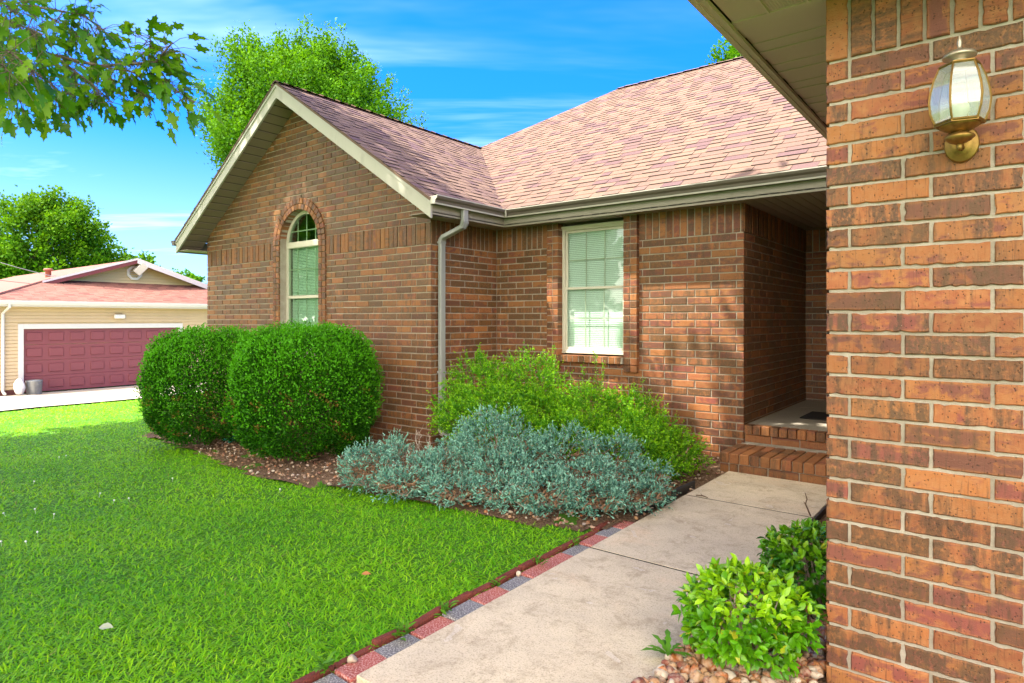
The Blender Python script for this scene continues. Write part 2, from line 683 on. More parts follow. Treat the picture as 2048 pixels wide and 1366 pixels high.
BRICK = brick_mat()
MORTAR = mortar_mat()
SHINGLE = shingle_mat('roof_shingle', [(0.188, 0.120, 0.088), (0.160, 0.098, 0.078), (0.122, 0.070, 0.076), (0.228, 0.160, 0.122)], (0.118, 0.070, 0.060))
SHINGLE_N = shingle_mat('neighbor_shingle', [(0.25, 0.105, 0.082), (0.22, 0.092, 0.072), (0.15, 0.06, 0.052), (0.29, 0.145, 0.115)], (0.20, 0.09, 0.072))
EDGE = simple('asphalt_edge', (0.045, 0.030, 0.028), 0.95, var=.2)
FASCIA = simple('fascia_shaded', (0.30, 0.27, 0.215), 0.5, var=0.06, dirt=(0.2, 0.18, 0.14))  # trim colour darkened: the shade on the fascia is put into it
TRIM = simple('cream_trim', (0.47, 0.445, 0.39), 0.5, var=0.05, dirt=(0.27, 0.245, 0.20))
SOFFIT = simple('taupe_soffit', (0.25, 0.195, 0.15), 0.55, var=0.06, scale=3)
SOFF_DK = simple('soffit_shadow_gap', (0.06, 0.05, 0.04), 0.8)
SOFFIT_G = simple('garage_soffit', (0.56, 0.43, 0.355), 0.55, var=0.06, scale=3)
GUTTER = simple('gutter_paint', (0.125, 0.104, 0.082), 0.55, var=0.08, scale=5, dirt=(0.085, 0.07, 0.055))
GUTLIP = simple('gutter_lip', (0.44, 0.42, 0.37), 0.4, var=0.06)
SPOUT = simple('downspout_paint', (0.28, 0.285, 0.275), 0.35, var=0.08, scale=4, dirt=(0.18, 0.185, 0.12))
VINYL = simple('window_vinyl', (0.60, 0.56, 0.46), 0.4, var=0.04)
BLIND = simple('blind_slat', (0.86, 0.90, 0.84), 0.5, var=0.03)
DARKROOM = simple('dark_room', (0.035, 0.04, 0.035), 0.9)
GLASS = glass_mat('window_glass', 0.045)
GLASS_A = glass_mat('arched_glass', 0.11, (0.8, 0.92, 0.84))
WALK = concrete_mat('walk_concrete', (0.66, 0.55, 0.39), (0.53, 0.44, 0.32), (0.32, 0.24, 0.155), (0.66, 0.48, 0.32))
DRIVE = concrete_mat('drive_concrete', (0.44, 0.39, 0.33), (0.39, 0.345, 0.29), (0.31, 0.265, 0.21), (0.43, 0.35, 0.28))
PORCH = concrete_mat('porch_concrete', (0.42, 0.38, 0.31), (0.38, 0.34, 0.28), (0.38, 0.34, 0.27), (0.5, 0.44, 0.34))
TURF = ground_mat('turf_soil', (0.065, 0.19, 0.012), (0.085, 0.22, 0.014), (0.055, 0.12, 0.014), 1.4, 90)
MULCHS = ground_mat('bed_soil', (0.16, 0.095, 0.055), (0.24, 0.15, 0.09), (0.08, 0.045, 0.03), 5, 70, 1.0)
STONE = stone_mat()
BARK = simple('bark', (0.13, 0.095, 0.07), 0.9, var=0.35, scale=14, bump=0.8, bscale=40)
TWIG = simple('grey_twig', (0.36, 0.29, 0.23), 0.85, var=0.25, scale=30)
STEM = simple('brown_stem', (0.14, 0.085, 0.05), 0.85, var=0.25, scale=30)


# ------------------------------------------------------------------ brick laying
CH = 0.0794           # course height
BL = 0.2570           # brick + joint
JT = 0.0120           # joint


def clip(poly, a, b, c):
    """keep the part of a 2D polygon with a*x + b*y <= c"""
    out = []
    for i in range(len(poly)):
        p, q = poly[i], poly[(i + 1) % len(poly)]
        dp, dq = a * p[0] + b * p[1] - c, a * q[0] + b * q[1] - c
        if dp <= 0:
            out.append(p)
        if (dp < 0 < dq) or (dq < 0 < dp):
            t = dp / (dp - dq)
            out.append((p[0] + (q[0] - p[0]) * t, p[1] + (q[1] - p[1]) * t))
    return out


def clip_rect(poly, r):
    for (a, b, c) in ((-1, 0, -r[0]), (1, 0, r[1]), (0, -1, -r[2]), (0, 1, r[3])):
        poly = clip(poly, a, b, c)
        if len(poly) < 3:
            return []
    return poly


def area(p):
    return 0.5 * abs(sum(p[i][0] * p[(i + 1) % len(p)][1] - p[(i + 1) % len(p)][0] * p[i][1] for i in range(len(p))))


class Frame:
    def __init__(s, O, U, V, N):
        s.O, s.U, s.V, s.N = Vector(O), Vector(U), Vector(V), Vector(N)

    def at(s, u, v, n):
        return s.O + s.U * u + s.V * v + s.N * n


ROUGH = [0]


def roughen(poly):
    out = []
    for i in range(len(poly)):
        p, q = poly[i], poly[(i + 1) % len(poly)]
        L = math.hypot(q[0] - p[0], q[1] - p[1])
        k = max(1, int(L / .016))
        for j in range(k):
            t = j / k
            a = .0011 if j else .0022
            chip = .004 * (random.random() < .05)
            x, y = p[0] + (q[0] - p[0]) * t, p[1] + (q[1] - p[1]) * t
            nx, ny = -(q[1] - p[1]) / L, (q[0] - p[0]) / L
            d = random.uniform(-a, a) + chip
            out.append((x + nx * d, y + ny * d))
    return out


def brick(mb, fr, poly, n1, n0=-0.03, bev=0.004, dark=0.0, jit=0.0012, swap=False):
    """one brick: clipped outline `poly`, face at n1, body down to n0"""
    if len(poly) < 3 or area(poly) < 2e-4:
        return
    cu = sum(p[0] for p in poly) / len(poly)
    cv = sum(p[1] for p in poly) / len(poly)
    hu, hv = max(abs(p[0] - cu) for p in poly), max(abs(p[1] - cv) for p in poly)
    if ROUGH[0]:
        poly = roughen(poly)
    k = len(poly)
    n1 += random.uniform(-1, 1) * jit * 1.5
    if ROUGH[0]:
        jit *= .35
    pts = [(p[0] + random.uniform(-jit, jit), p[1] + random.uniform(-jit, jit)) for p in poly]
    if ROUGH[0]:
        ins = [(cu + (p[0] - cu) * (1 - bev / hu), cv + (p[1] - cv) * (1 - bev / hv)) for p in pts]
    else:
        ins = [(p[0] - math.copysign(min(bev, abs(p[0] - cu)), p[0] - cu), p[1] - math.copysign(min(bev, abs(p[1] - cv)), p[1] - cv)) for p in pts]
    vs = [fr.at(p[0], p[1], n1) for p in ins] + [fr.at(p[0], p[1], n1 - bev) for p in pts] + [fr.at(p[0], p[1], n0) for p in pts]
    fs = [tuple(range(k))]
    for i in range(k):
        j = (i + 1) % k
        fs.append((i, k + i, k + j, j))
        fs.append((k + i, 2 * k + i, 2 * k + j, k + j))
    r1, r2 = random.random(), random.random()
    uv = [(p[0] - cu, p[1] - cv) for p in ins + pts + pts]
    if swap:
        uv = [(q[1], q[0]) for q in uv]
    mb.add(vs, fs, 0, [(q[0], q[1], r1, r2) for q in uv], (random.random(), random.random(), dark, 0))


def rect(u0, u1, v0, v1):
    return [(u0, v0), (u1, v0), (u1, v1), (u0, v1)]


def running(mb, fr, u0, u1, v0, v1, ztop, offs=(0.076, 0.248), regions=None, cuts=(), dark=0.0, arch=None, n1=0.0, from_right=False):
    """running-bond courses filling a rectangle, clipped to convex regions. Courses hang from ztop."""
    k = 0
    while ztop - (k + 1) * CH > v0 - CH:
        b1 = ztop - k * CH - JT * 0.5
        b0 = b1 - CH + JT
        if b0 < v1:
            off = offs[k % len(offs)]
            e = [off + i * BL for i in range(int((u1 - u0) / BL) + 3)]
            e = [0.0] + [x for x in e if x > 0.02]
            for a, b in zip(e[:-1], e[1:]):
                lo = a + (JT * 0.5 if a > 0 else 0)
                hi = b - JT * 0.5
                if from_right:
                    q = rect(u1 - hi, u1 - lo, b0, b1)
                else:
                    q = rect(u0 + lo, u0 + hi, b0, b1)
                q = clip_rect(q, (u0, u1, v0, v1))
                if not q:
                    continue
                if arch is not None and q:
                    ax, az, ar = arch
                    mx = sum(p[0] for p in q) / len(q)
                    mz = max(sum(p[1] for p in q) / len(q), az)
                    dx, dz = mx - ax, mz - az
                    if mz > az or True:
                        dl = math.hypot(dx, dz) or 1e-6
                        if mz > az + 1e-6:
                            q = clip(q, -dx / dl, -dz / dl, -(ar + (dx * ax + dz * az) / dl))
                        if len(q) < 3:
                            continue
                for rg in (regions or [None]):
                    qq = q
                    for (a_, b_, c_) in (rg or []):
                        qq = clip(qq, a_, b_, c_)
                        if len(qq) < 3:
                            break
                    if len(qq) >= 3:
                        brick(mb, fr, qq, n1, dark=min(1, max(0, dark + random.uniform(-.25, .25))))
        k += 1


def soldiers(mb, fr, u0, u1, v0, v1, dark=0.0, alt=0.0, n1=0.0, step=CH, cuts=None):
    u = u0
    i = 0
    while u < u1 - 0.02:
        w = min(step, u1 - u)
        q = rect(u + (JT * 0.5 if i else 0), u + w - JT * 0.5, v0 + JT * .5, v1 - JT * .3)
        for (a_, b_, c_) in (cuts or []):
            q = clip(q, a_, b_, c_)
            if len(q) < 3:
                break
        if len(q) >= 3:
            brick(mb, fr, q, n1 + (alt if i % 2 else 0.0) + random.uniform(-.002, .002), dark=min(1, max(0, dark + random.uniform(-.3, .3))), swap=True)
        u += step
        i += 1


def mortar(mb, fr, poly, n=-0.009):
    mb.add([fr.at(p[0], p[1], n) for p in poly], [tuple(range(len(poly)))], 1)


# ------------------------------------------------------------------ the house
GX, GY = -5.23, 5.17          # right corner of the gable front
LX = -10.49                   # left corner of the gable front
EX, EY = -2.05, 6.37          # corner of the window wall and the entry recess
NX, NY = -0.542, 2.65         # corner of the garage front
BACKY = 8.85
ZS = 2.2475                   # underside of the soldier course
ZSN = 2.36
RX = -7.86                    # wing ridge
ZR, PITCH = 4.63, 0.65
EVR, EVL = -4.88, -10.84      # wing eaves
ZE = ZR - PITCH * (EVR - RX)
EVY = 6.09                    # main eave
RIDY = 11.0
ZRM = ZE + PITCH * (RIDY - EVY)
YP = 4.82                     # rake plane
SOFZ = 2.535

house = thing('brick_house', 'long single storey brown brick house with red shingle roof and arched gable window', 'house', (-5.2, 6.4, 0))

AX, AR, AZ = RX, 0.475, 2.453  # arch of the gable window
WB = 0.93                      # its sill


def gable_wall():
    mb = MB()
    fr = Frame((0, GY, 0), (1, 0, 0), (0, 0, 1), (0, -1, 0))
    base = -0.55
    sof = lambda x: ZR - 0.215 - PITCH * abs(x - RX)
    rk = [(PITCH, 1, ZR - 0.20 + PITCH * RX), (-PITCH, 1, ZR - 0.20 - PITCH * RX)]
    fw = 0.165                  # the two header columns beside the window
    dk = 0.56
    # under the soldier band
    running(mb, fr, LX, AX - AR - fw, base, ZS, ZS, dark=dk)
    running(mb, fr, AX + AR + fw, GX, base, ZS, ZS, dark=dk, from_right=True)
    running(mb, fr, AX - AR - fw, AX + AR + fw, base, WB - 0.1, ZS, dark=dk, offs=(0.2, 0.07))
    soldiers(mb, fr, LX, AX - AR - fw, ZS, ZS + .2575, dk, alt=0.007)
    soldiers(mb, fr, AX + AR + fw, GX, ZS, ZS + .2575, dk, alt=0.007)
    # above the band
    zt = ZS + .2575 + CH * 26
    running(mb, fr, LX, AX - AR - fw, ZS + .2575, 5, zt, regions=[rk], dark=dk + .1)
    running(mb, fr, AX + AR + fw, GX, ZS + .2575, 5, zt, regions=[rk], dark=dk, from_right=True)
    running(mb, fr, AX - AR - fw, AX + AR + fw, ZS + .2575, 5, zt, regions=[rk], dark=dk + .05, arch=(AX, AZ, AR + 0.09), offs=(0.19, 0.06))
    # header columns and the two rings of the arch
    for sgn in (-1, 1):
        for c in range(2):
            a = AX + sgn * (AR + 0.0825 * c)
            b = AX + sgn * (AR + 0.0825 * (c + 1))
            u0, u1 = min(a, b), max(a, b)
            z = AZ
            while z > base:
                brick(mb, fr, rect(u0 + .004, u1 - .004, z - CH + .004, z - .004), 0.016, n0=-0.10 if c == 0 else -0.03, dark=dk - .1)
                z -= CH
    for c in range(2):
        r0, r1 = AR + 0.0825 * c, AR + 0.0825 * (c + 1)
        n = int(math.pi * (r0 + r1) / 2 / 0.079)
        for i in range(n):
            a0, a1 = math.pi * (i + .06) / n, math.pi * (i + .94) / n
            q = [(AX + r0 * math.cos(a0), AZ + r0 * math.sin(a0)), (AX + (r1 - .007) * math.cos(a0), AZ + (r1 - .007) * math.sin(a0)),
                 (AX + (r1 - .007) * math.cos(a1), AZ + (r1 - .007) * math.sin(a1)), (AX + r0 * math.cos(a1), AZ + r0 * math.sin(a1))]
            brick(mb, fr, q, 0.018, n0=-0.10 if c == 0 else -0.03, bev=0.003, dark=dk - .15)
    # mortar bed behind, round the opening
    m = 0.008
    mortar(mb, fr, [(LX + m, base), (AX - AR, base), (AX - AR, AZ), (AX - AR, sof(AX - AR)), (LX + m, sof(LX))])
    mortar(mb, fr, [(AX + AR, base), (GX - m, base), (GX - m, sof(GX)), (AX + AR, sof(AX + AR)), (AX + AR, AZ)])
    mortar(mb, fr, [(AX - AR, base), (AX + AR, base), (AX + AR, WB), (AX - AR, WB)])
    top = [(AX + AR, sof(AX + AR)), (AX, sof(AX)), (AX - AR, sof(AX - AR))]
    arc = [(AX + AR * math.cos(math.pi * i / 24), AZ + AR * math.sin(math.pi * i / 24)) for i in range(25)]
    for i in range(24):
        p, q = arc[i], arc[i + 1]
        mortar(mb, fr, [(p[0], p[1]), (p[0], sof(p[0])), (q[0], sof(q[0])), (q[0], q[1])])
    # mortar lining of the reveal
    lin = [(AX + AR, WB)] + arc + [(AX - AR, WB)]
    for p, q in zip(lin[:-1], lin[1:]):
        mb.add([fr.at(p[0], p[1], -.006), fr.at(q[0], q[1], -.006), fr.at(q[0], q[1], -.20), fr.at(p[0], p[1], -.20)], [(0, 1, 2, 3)], 1)
    mb.build('gable_wall', [BRICK, MORTAR], house)


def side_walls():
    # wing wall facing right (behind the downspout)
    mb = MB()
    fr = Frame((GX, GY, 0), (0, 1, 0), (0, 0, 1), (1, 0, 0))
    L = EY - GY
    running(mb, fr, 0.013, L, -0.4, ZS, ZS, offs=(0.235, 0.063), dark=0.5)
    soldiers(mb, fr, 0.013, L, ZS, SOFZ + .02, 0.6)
    mortar(mb, fr, [(0.008, -.4), (L + .03, -.4), (L + .03, SOFZ + .1), (0.008, SOFZ + .1)])
    mb.build('wing_side_wall', [BRICK, MORTAR], house)
    # left side of the wing, facing left
    mb = MB()
    fr = Frame((LX, GY, 0), (0, 1, 0), (0, 0, 1), (-1, 0, 0))
    running(mb, fr, 0.013, 1.6, -0.6, 2.55, ZS + .2575, offs=(0.235, 0.063), dark=0.4)
    mortar(mb, fr, [(0.008, -.8), (7, -.8), (7, 2.6), (0.008, 2.6)])
    mb.build('wing_left_wall', [BRICK, MORTAR], house)
    # recess wall facing right
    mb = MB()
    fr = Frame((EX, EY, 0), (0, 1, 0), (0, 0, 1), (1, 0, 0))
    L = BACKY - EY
    running(mb, fr, 0.013, L, 0.0, ZS, ZS, offs=(0.063, 0.235), dark=0.75)  # high dark bias: shade of the enclosed recess put into the brick colour
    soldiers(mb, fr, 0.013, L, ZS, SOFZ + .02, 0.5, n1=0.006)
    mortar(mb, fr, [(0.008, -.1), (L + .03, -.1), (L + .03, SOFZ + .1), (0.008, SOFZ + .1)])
    mb.build('recess_wall', [BRICK, MORTAR], house)
    # back of the recess
    mb = MB()
    fr = Frame((EX, BACKY, 0), (1, 0, 0), (0, 0, 1), (0, -1, 0))
    running(mb, fr, 0, 0.5, 0.3, ZS, ZS, dark=0.35)
    soldiers(mb, fr, 0, 0.5, ZS, SOFZ + .02, 0.4)
    mortar(mb, fr, [(-.03, 0), (0.5, 0), (0.5, SOFZ + .1), (-.03, SOFZ + .1)])
    mortar(mb, fr, [(0.5, 2.35), (1.51, 2.35), (1.51, SOFZ + .1), (0.5, SOFZ + .1)])
    mb.build('entry_back_wall', [BRICK, MORTAR], house)
    # garage wall facing the entry
    mb = MB()
    fr = Frame((NX, NY, 0), (0, 1, 0), (0, 0, 1), (-1, 0, 0))
    L = BACKY - NY
    running(mb, fr, 0.013, L, -0.1, ZSN, ZSN, offs=(0.235, 0.063), dark=0.2)
    soldiers(mb, fr, 0.013, L, ZSN, ZSN + .2575, 0.3)
    mortar(mb, fr, [(0.008, -.2), (L, -.2), (L, 2.66), (0.008, 2.66)])
    mb.build('garage_side_wall', [BRICK, MORTAR], house)


PILL = (-4.235 - 0.165, -4.235)      # pilasters beside the window
PILR = (-3.36, -3.36 + 0.165)
W1 = (-4.235, -3.36, 0.995, 2.49)


def window_wall():
    mb = MB()
    fr = Frame((0, EY, 0), (1, 0, 0), (0, 0, 1), (0, -1, 0))
    b = -0.2
    zp = 0.93 - CH * 0.55            # pilasters stop below the sill
    running(mb, fr, GX, PILL[0], zp, ZS, ZS, offs=(0.185, 0.06), dark=0.6)
    running(mb, fr, PILR[1], EX, zp, ZS, ZS, offs=(0.076, 0.248), dark=0.42, from_right=True)
    running(mb, fr, GX, EX, b, zp, ZS, offs=(0.076, 0.248), dark=0.15, from_right=True)
    running(mb, fr, PILL[1], PILR[0], zp, 0.93 - .05, ZS, offs=(0.12, 0.2), dark=0.3)
    soldiers(mb, fr, GX + .01, PILL[0], ZS, SOFZ + .02, 0.6)
    soldiers(mb, fr, PILR[1], EX, ZS, SOFZ + .02, 0.45)
    for (u0, u1), n0 in ((PILL, 1), (PILR, 0)):
        z = ZS + .2575 + .03
        i = 0
        while z > zp - 0.02:
            for c in range(2):
                a = u0 + c * .0825
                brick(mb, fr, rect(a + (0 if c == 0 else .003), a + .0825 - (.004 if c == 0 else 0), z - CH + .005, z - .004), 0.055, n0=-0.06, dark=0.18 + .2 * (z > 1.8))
            z -= CH
            i += 1
        # mortar core of the pilaster
        m = .006
        for q in ([(u0 + m, zp), (u1 - m, zp), (u1 - m, SOFZ + .05), (u0 + m, SOFZ + .05)],):
            mortar(mb, fr, q, 0.047)
        for uu in (u0 + m, u1 - m):
            mb.add([fr.at(uu, zp, .047), fr.at(uu, SOFZ + .05, .047), fr.at(uu, SOFZ + .05, -.12), fr.at(uu, zp, -.12)], [(0, 1, 2, 3)], 1)
        mb.add([fr.at(u0 + m, zp, .047), fr.at(u1 - m, zp, .047), fr.at(u1 - m, zp, -.02), fr.at(u0 + m, zp, -.02)], [(0, 1, 2, 3)], 1)
    m = .008
    mortar(mb, fr, [(GX - .03, b), (PILL[1], b), (PILL[1], SOFZ + .1), (GX - .03, SOFZ + .1)])
    mortar(mb, fr, [(PILR[0], b), (EX - m, b), (EX - m, SOFZ + .1), (PILR[0], SOFZ + .1)])
    mortar(mb, fr, [(PILL[1], b), (PILR[0], b), (PILR[0], .95), (PILL[1], .95)])
    mb.build('window_wall', [BRICK, MORTAR], house)
    # projecting rowlock sill
    mb = MB()
    u = PILL[1] - 0.10
    while u < PILR[0] - 0.03:
        w = min(CH, PILR[0] - u)
        mb.bbox(u + .004, u + w - .004, EY - 0.075, EY + 0.06, 0.875, 0.955, .004, 0, None,
                (random.random(), random.random(), .35, 0, random.random(), random.random(), 0, 0))
        u += CH
    mb.box(PILL[1] - .095, PILR[0] - .005, EY - .068, EY + .06, 0.88, 0.948, 1)
    mb.build('window_sill', [BRICK, MORTAR], house)


def garage_front():
    mb = MB()
    fr = Frame((NX, NY, 0), (1, 0, 0), (0, 0, 1), (0, -1, 0))
    L = 3.2
    ROUGH[0] = 1
    running(mb, fr, 0, L, -0.12, ZSN, ZSN, offs=(0.0795, 0.2515), dark=0.16)
    soldiers(mb, fr, 0, L, ZSN, ZSN + .2575, 0.1, n1=0.004)
    ROUGH[0] = 0
    m = .010
    mortar(mb, fr, [(m, -.2), (L, -.2), (L, 2.66), (m, 2.66)])
    mb.build('garage_front_wall', [BRICK, MORTAR], house)


def shingles(mb, fr, poly, vlen, ulo, uhi, expo=0.132, seed=0, wmin=.10, wmax=.32, thick=1.0):
    """laminated shingles: courses up the slope (v), tabs along u, clipped to a convex outline"""
    rs = random.Random(seed)
    area2 = sum(poly[i][0] * poly[(i + 1) % len(poly)][1] - poly[(i + 1) % len(poly)][0] * poly[i][1] for i in range(len(poly)))
    if area2 < 0:
        poly = poly[::-1]
    edges = []
    for i in range(len(poly)):
        p, q = poly[i], poly[(i + 1) % len(poly)]
        ex, ey = q[0] - p[0], q[1] - p[1]
        edges.append((ey, -ex, ey * p[0] - ex * p[1]))
    v = 0.0
    row = 0
    while v < vlen:
        u = ulo - rs.random() * .3
        high = rs.random() < .5
        while u < uhi:
            w = rs.uniform(wmin, wmax)
            q = rect(u, u + w - .004, v, v + expo + .004)
            for (a, b, c) in edges:
                q = clip(q, a, b, c)
                if len(q) < 3:
                    break
            if len(q) >= 3 and area(q) > 2e-4:
                t = (.0115 if high else .006) * thick
                t += rs.uniform(-.0008, .0008)
                k = len(q)
                top = [fr.at(p[0], p[1], t + (0.0045 if high else 0) * 0 - (t - .0015) * min(1, max(0, (p[1] - v) / expo))) for p in q]
                bot = [fr.at(p[0], p[1], -.004) for p in q]
                fs = [tuple(range(k))]
                for i in range(k):
                    j = (i + 1) % k
                    fs.append((i, k + i, k + j, j))
                bb = (rs.random(), rs.random(), 0, 0)
                mb.add(top, [tuple(range(k))], 0, None, bb)
                mb.add(top + bot, fs[1:], 1 if high else 0, None, bb)
            u += w
            high = not high
        v += expo
        row += 1


def roof():
    sl = math.sqrt(1 + PITCH * PITCH)
    mb = MB()
    # wing, right slope (facing right): u runs to the back, v up the slope
    V = Vector((-1, 0, PITCH)) / sl
    fr = Frame((EVR + .015, 0, ZE - PITCH * .015), (0, 1, 0), V, (PITCH / sl, 0, 1 / sl))
    vl = (EVR + .015 - RX) * sl
    yj = EVY + (EVR - RX)
    poly = [(YP - .02, 0), (EVY, 0), (yj + .02, vl), (YP - .02, vl)]
    shingles(mb, fr, poly, vl, YP - .1, yj + .2, seed=3)
    mb.add([fr.at(p[0], p[1], -.002) for p in poly] + [fr.at(p[0], p[1], -.028) for p in poly],
           [(0, 1, 2, 3), (7, 6, 5, 4), (0, 4, 5, 1), (1, 5, 6, 2), (2, 6, 7, 3), (3, 7, 4, 0)], 0, None, (.5, .2, 0, 0))
    # main front slope
    V = Vector((0, 1, PITCH)) / sl
    fr2 = Frame((0, EVY - .015, ZE - PITCH * .015), (1, 0, 0), V, (0, -PITCH / sl, 1 / sl))
    vl2 = (RIDY - EVY + .015) * sl
    vj = (yj - EVY) * sl
    xr = EVR - (RIDY - EVY) + 2 * (yj - EVY) - 0.0
    xr = RX + (RIDY - yj)
    poly = [(EVR, 0), (3.0, 0), (3.0, vl2), (xr, vl2), (RX, vj)]
    shingles(mb, fr2, poly, vl2, RX - .1, 3.0, seed=5)
    mb.add([fr2.at(p[0], p[1], -.002) for p in poly], [tuple(range(5))], 0, None, (.5, .2, 0, 0))
    # left slopes and the back, plain
    zl = ZE
    A = [(EVL, YP - .02, zl), (EVL, 16.0, zl), (xr, RIDY, ZRM), (RX, yj, ZR), (RX, YP - .02, ZR)]
    mb.add([(p[0], p[1], p[2]) for p in A] + [(p[0], p[1], p[2] - .03) for p in A],
           [(0, 4, 3, 2, 1), (0, 5, 9, 4)], 0, None, (.5, .2, 0, 0))
    frl = Frame((EVL, 0, zl), (0, -1, 0), Vector((1, 0, PITCH)) / sl, (-PITCH / sl, 0, 1 / sl))
    shingles(mb, frl, [(-(YP - .02), 0), (-(YP + 1.2), 0), (-(YP + 1.2), (RX - EVL) * sl), (-(YP - .02), (RX - EVL) * sl)], (RX - EVL) * sl, -(YP + 1.2), -(YP - .1), seed=9)
    mb.add([(EVL, 16, zl), (3, 16, zl), (3, RIDY, ZRM), (xr, RIDY, ZRM)], [(0, 1, 2, 3)], 0, None, (.5, .2, 0, 0))
    # ridge and hip caps
    def caps(p, q, n):
        p, q = Vector(p), Vector(q)
        d = (q - p)
        st = d.length / n
        d.normalize()
        s_ = d.cross(Vector((0, 0, 1))).normalized()
        for i in range(n):
            a = p + d * st * i
            b = p + d * (st * (i + 1) + .01)
            h = Vector((0, 0, .020 + .006 * (i % 2)))
            dr = Vector((0, 0, -.055))
            vs = [a + h, a + s_ * .12 + dr + h, a - s_ * .12 + dr + h, b + h * .6, b + s_ * .12 + dr + h * .6, b - s_ * .12 + dr + h * .6]
            mb.add(vs, [(0, 3, 4, 1), (0, 2, 5, 3), (0, 1, 2)], 0, None, (random.random(), random.random(), 0, 0))
    caps((RX, YP - .02, ZR), (RX, yj, ZR), 30)
    caps((xr, RIDY, ZRM), (3, RIDY, ZRM), 60)
    # garage wing roof
    gz = 2.80
    fr3 = Frame((-0.955, 0, gz), (0, -1, 0), Vector((1, 0, PITCH)) / sl, (-PITCH / sl, 0, 1 / sl))
    poly = [(-2.2, 0), (-11, 0), (-11, 4.2), (-2.2, 4.2)]
    mb.add([fr3.at(p[0], p[1], 0) for p in poly] + [fr3.at(p[0], p[1], -.03) for p in poly],
           [(0, 1, 2, 3), (7, 6, 5, 4), (0, 4, 5, 1), (3, 7, 4, 0)], 0, None, (.5, .2, 0, 0))
    shingles(mb, fr3, [(-2.2, 0), (-6.5, 0), (-6.5, 1.2), (-2.2, 1.2)], 1.2, -6.5, -2.1, seed=21)
    x1 = -0.955 + 4.2 / sl
    mb.add([(x1, 2.2, gz + 4.2 * PITCH / sl), (x1, 11, gz + 4.2 * PITCH / sl), (x1 + 4, 11, gz - .3), (x1 + 4, 2.2, gz - .3)], [(0, 1, 2, 3)], 0, None, (.5, .2, 0, 0))
    mb.build('roof', [SHINGLE, EDGE], house)


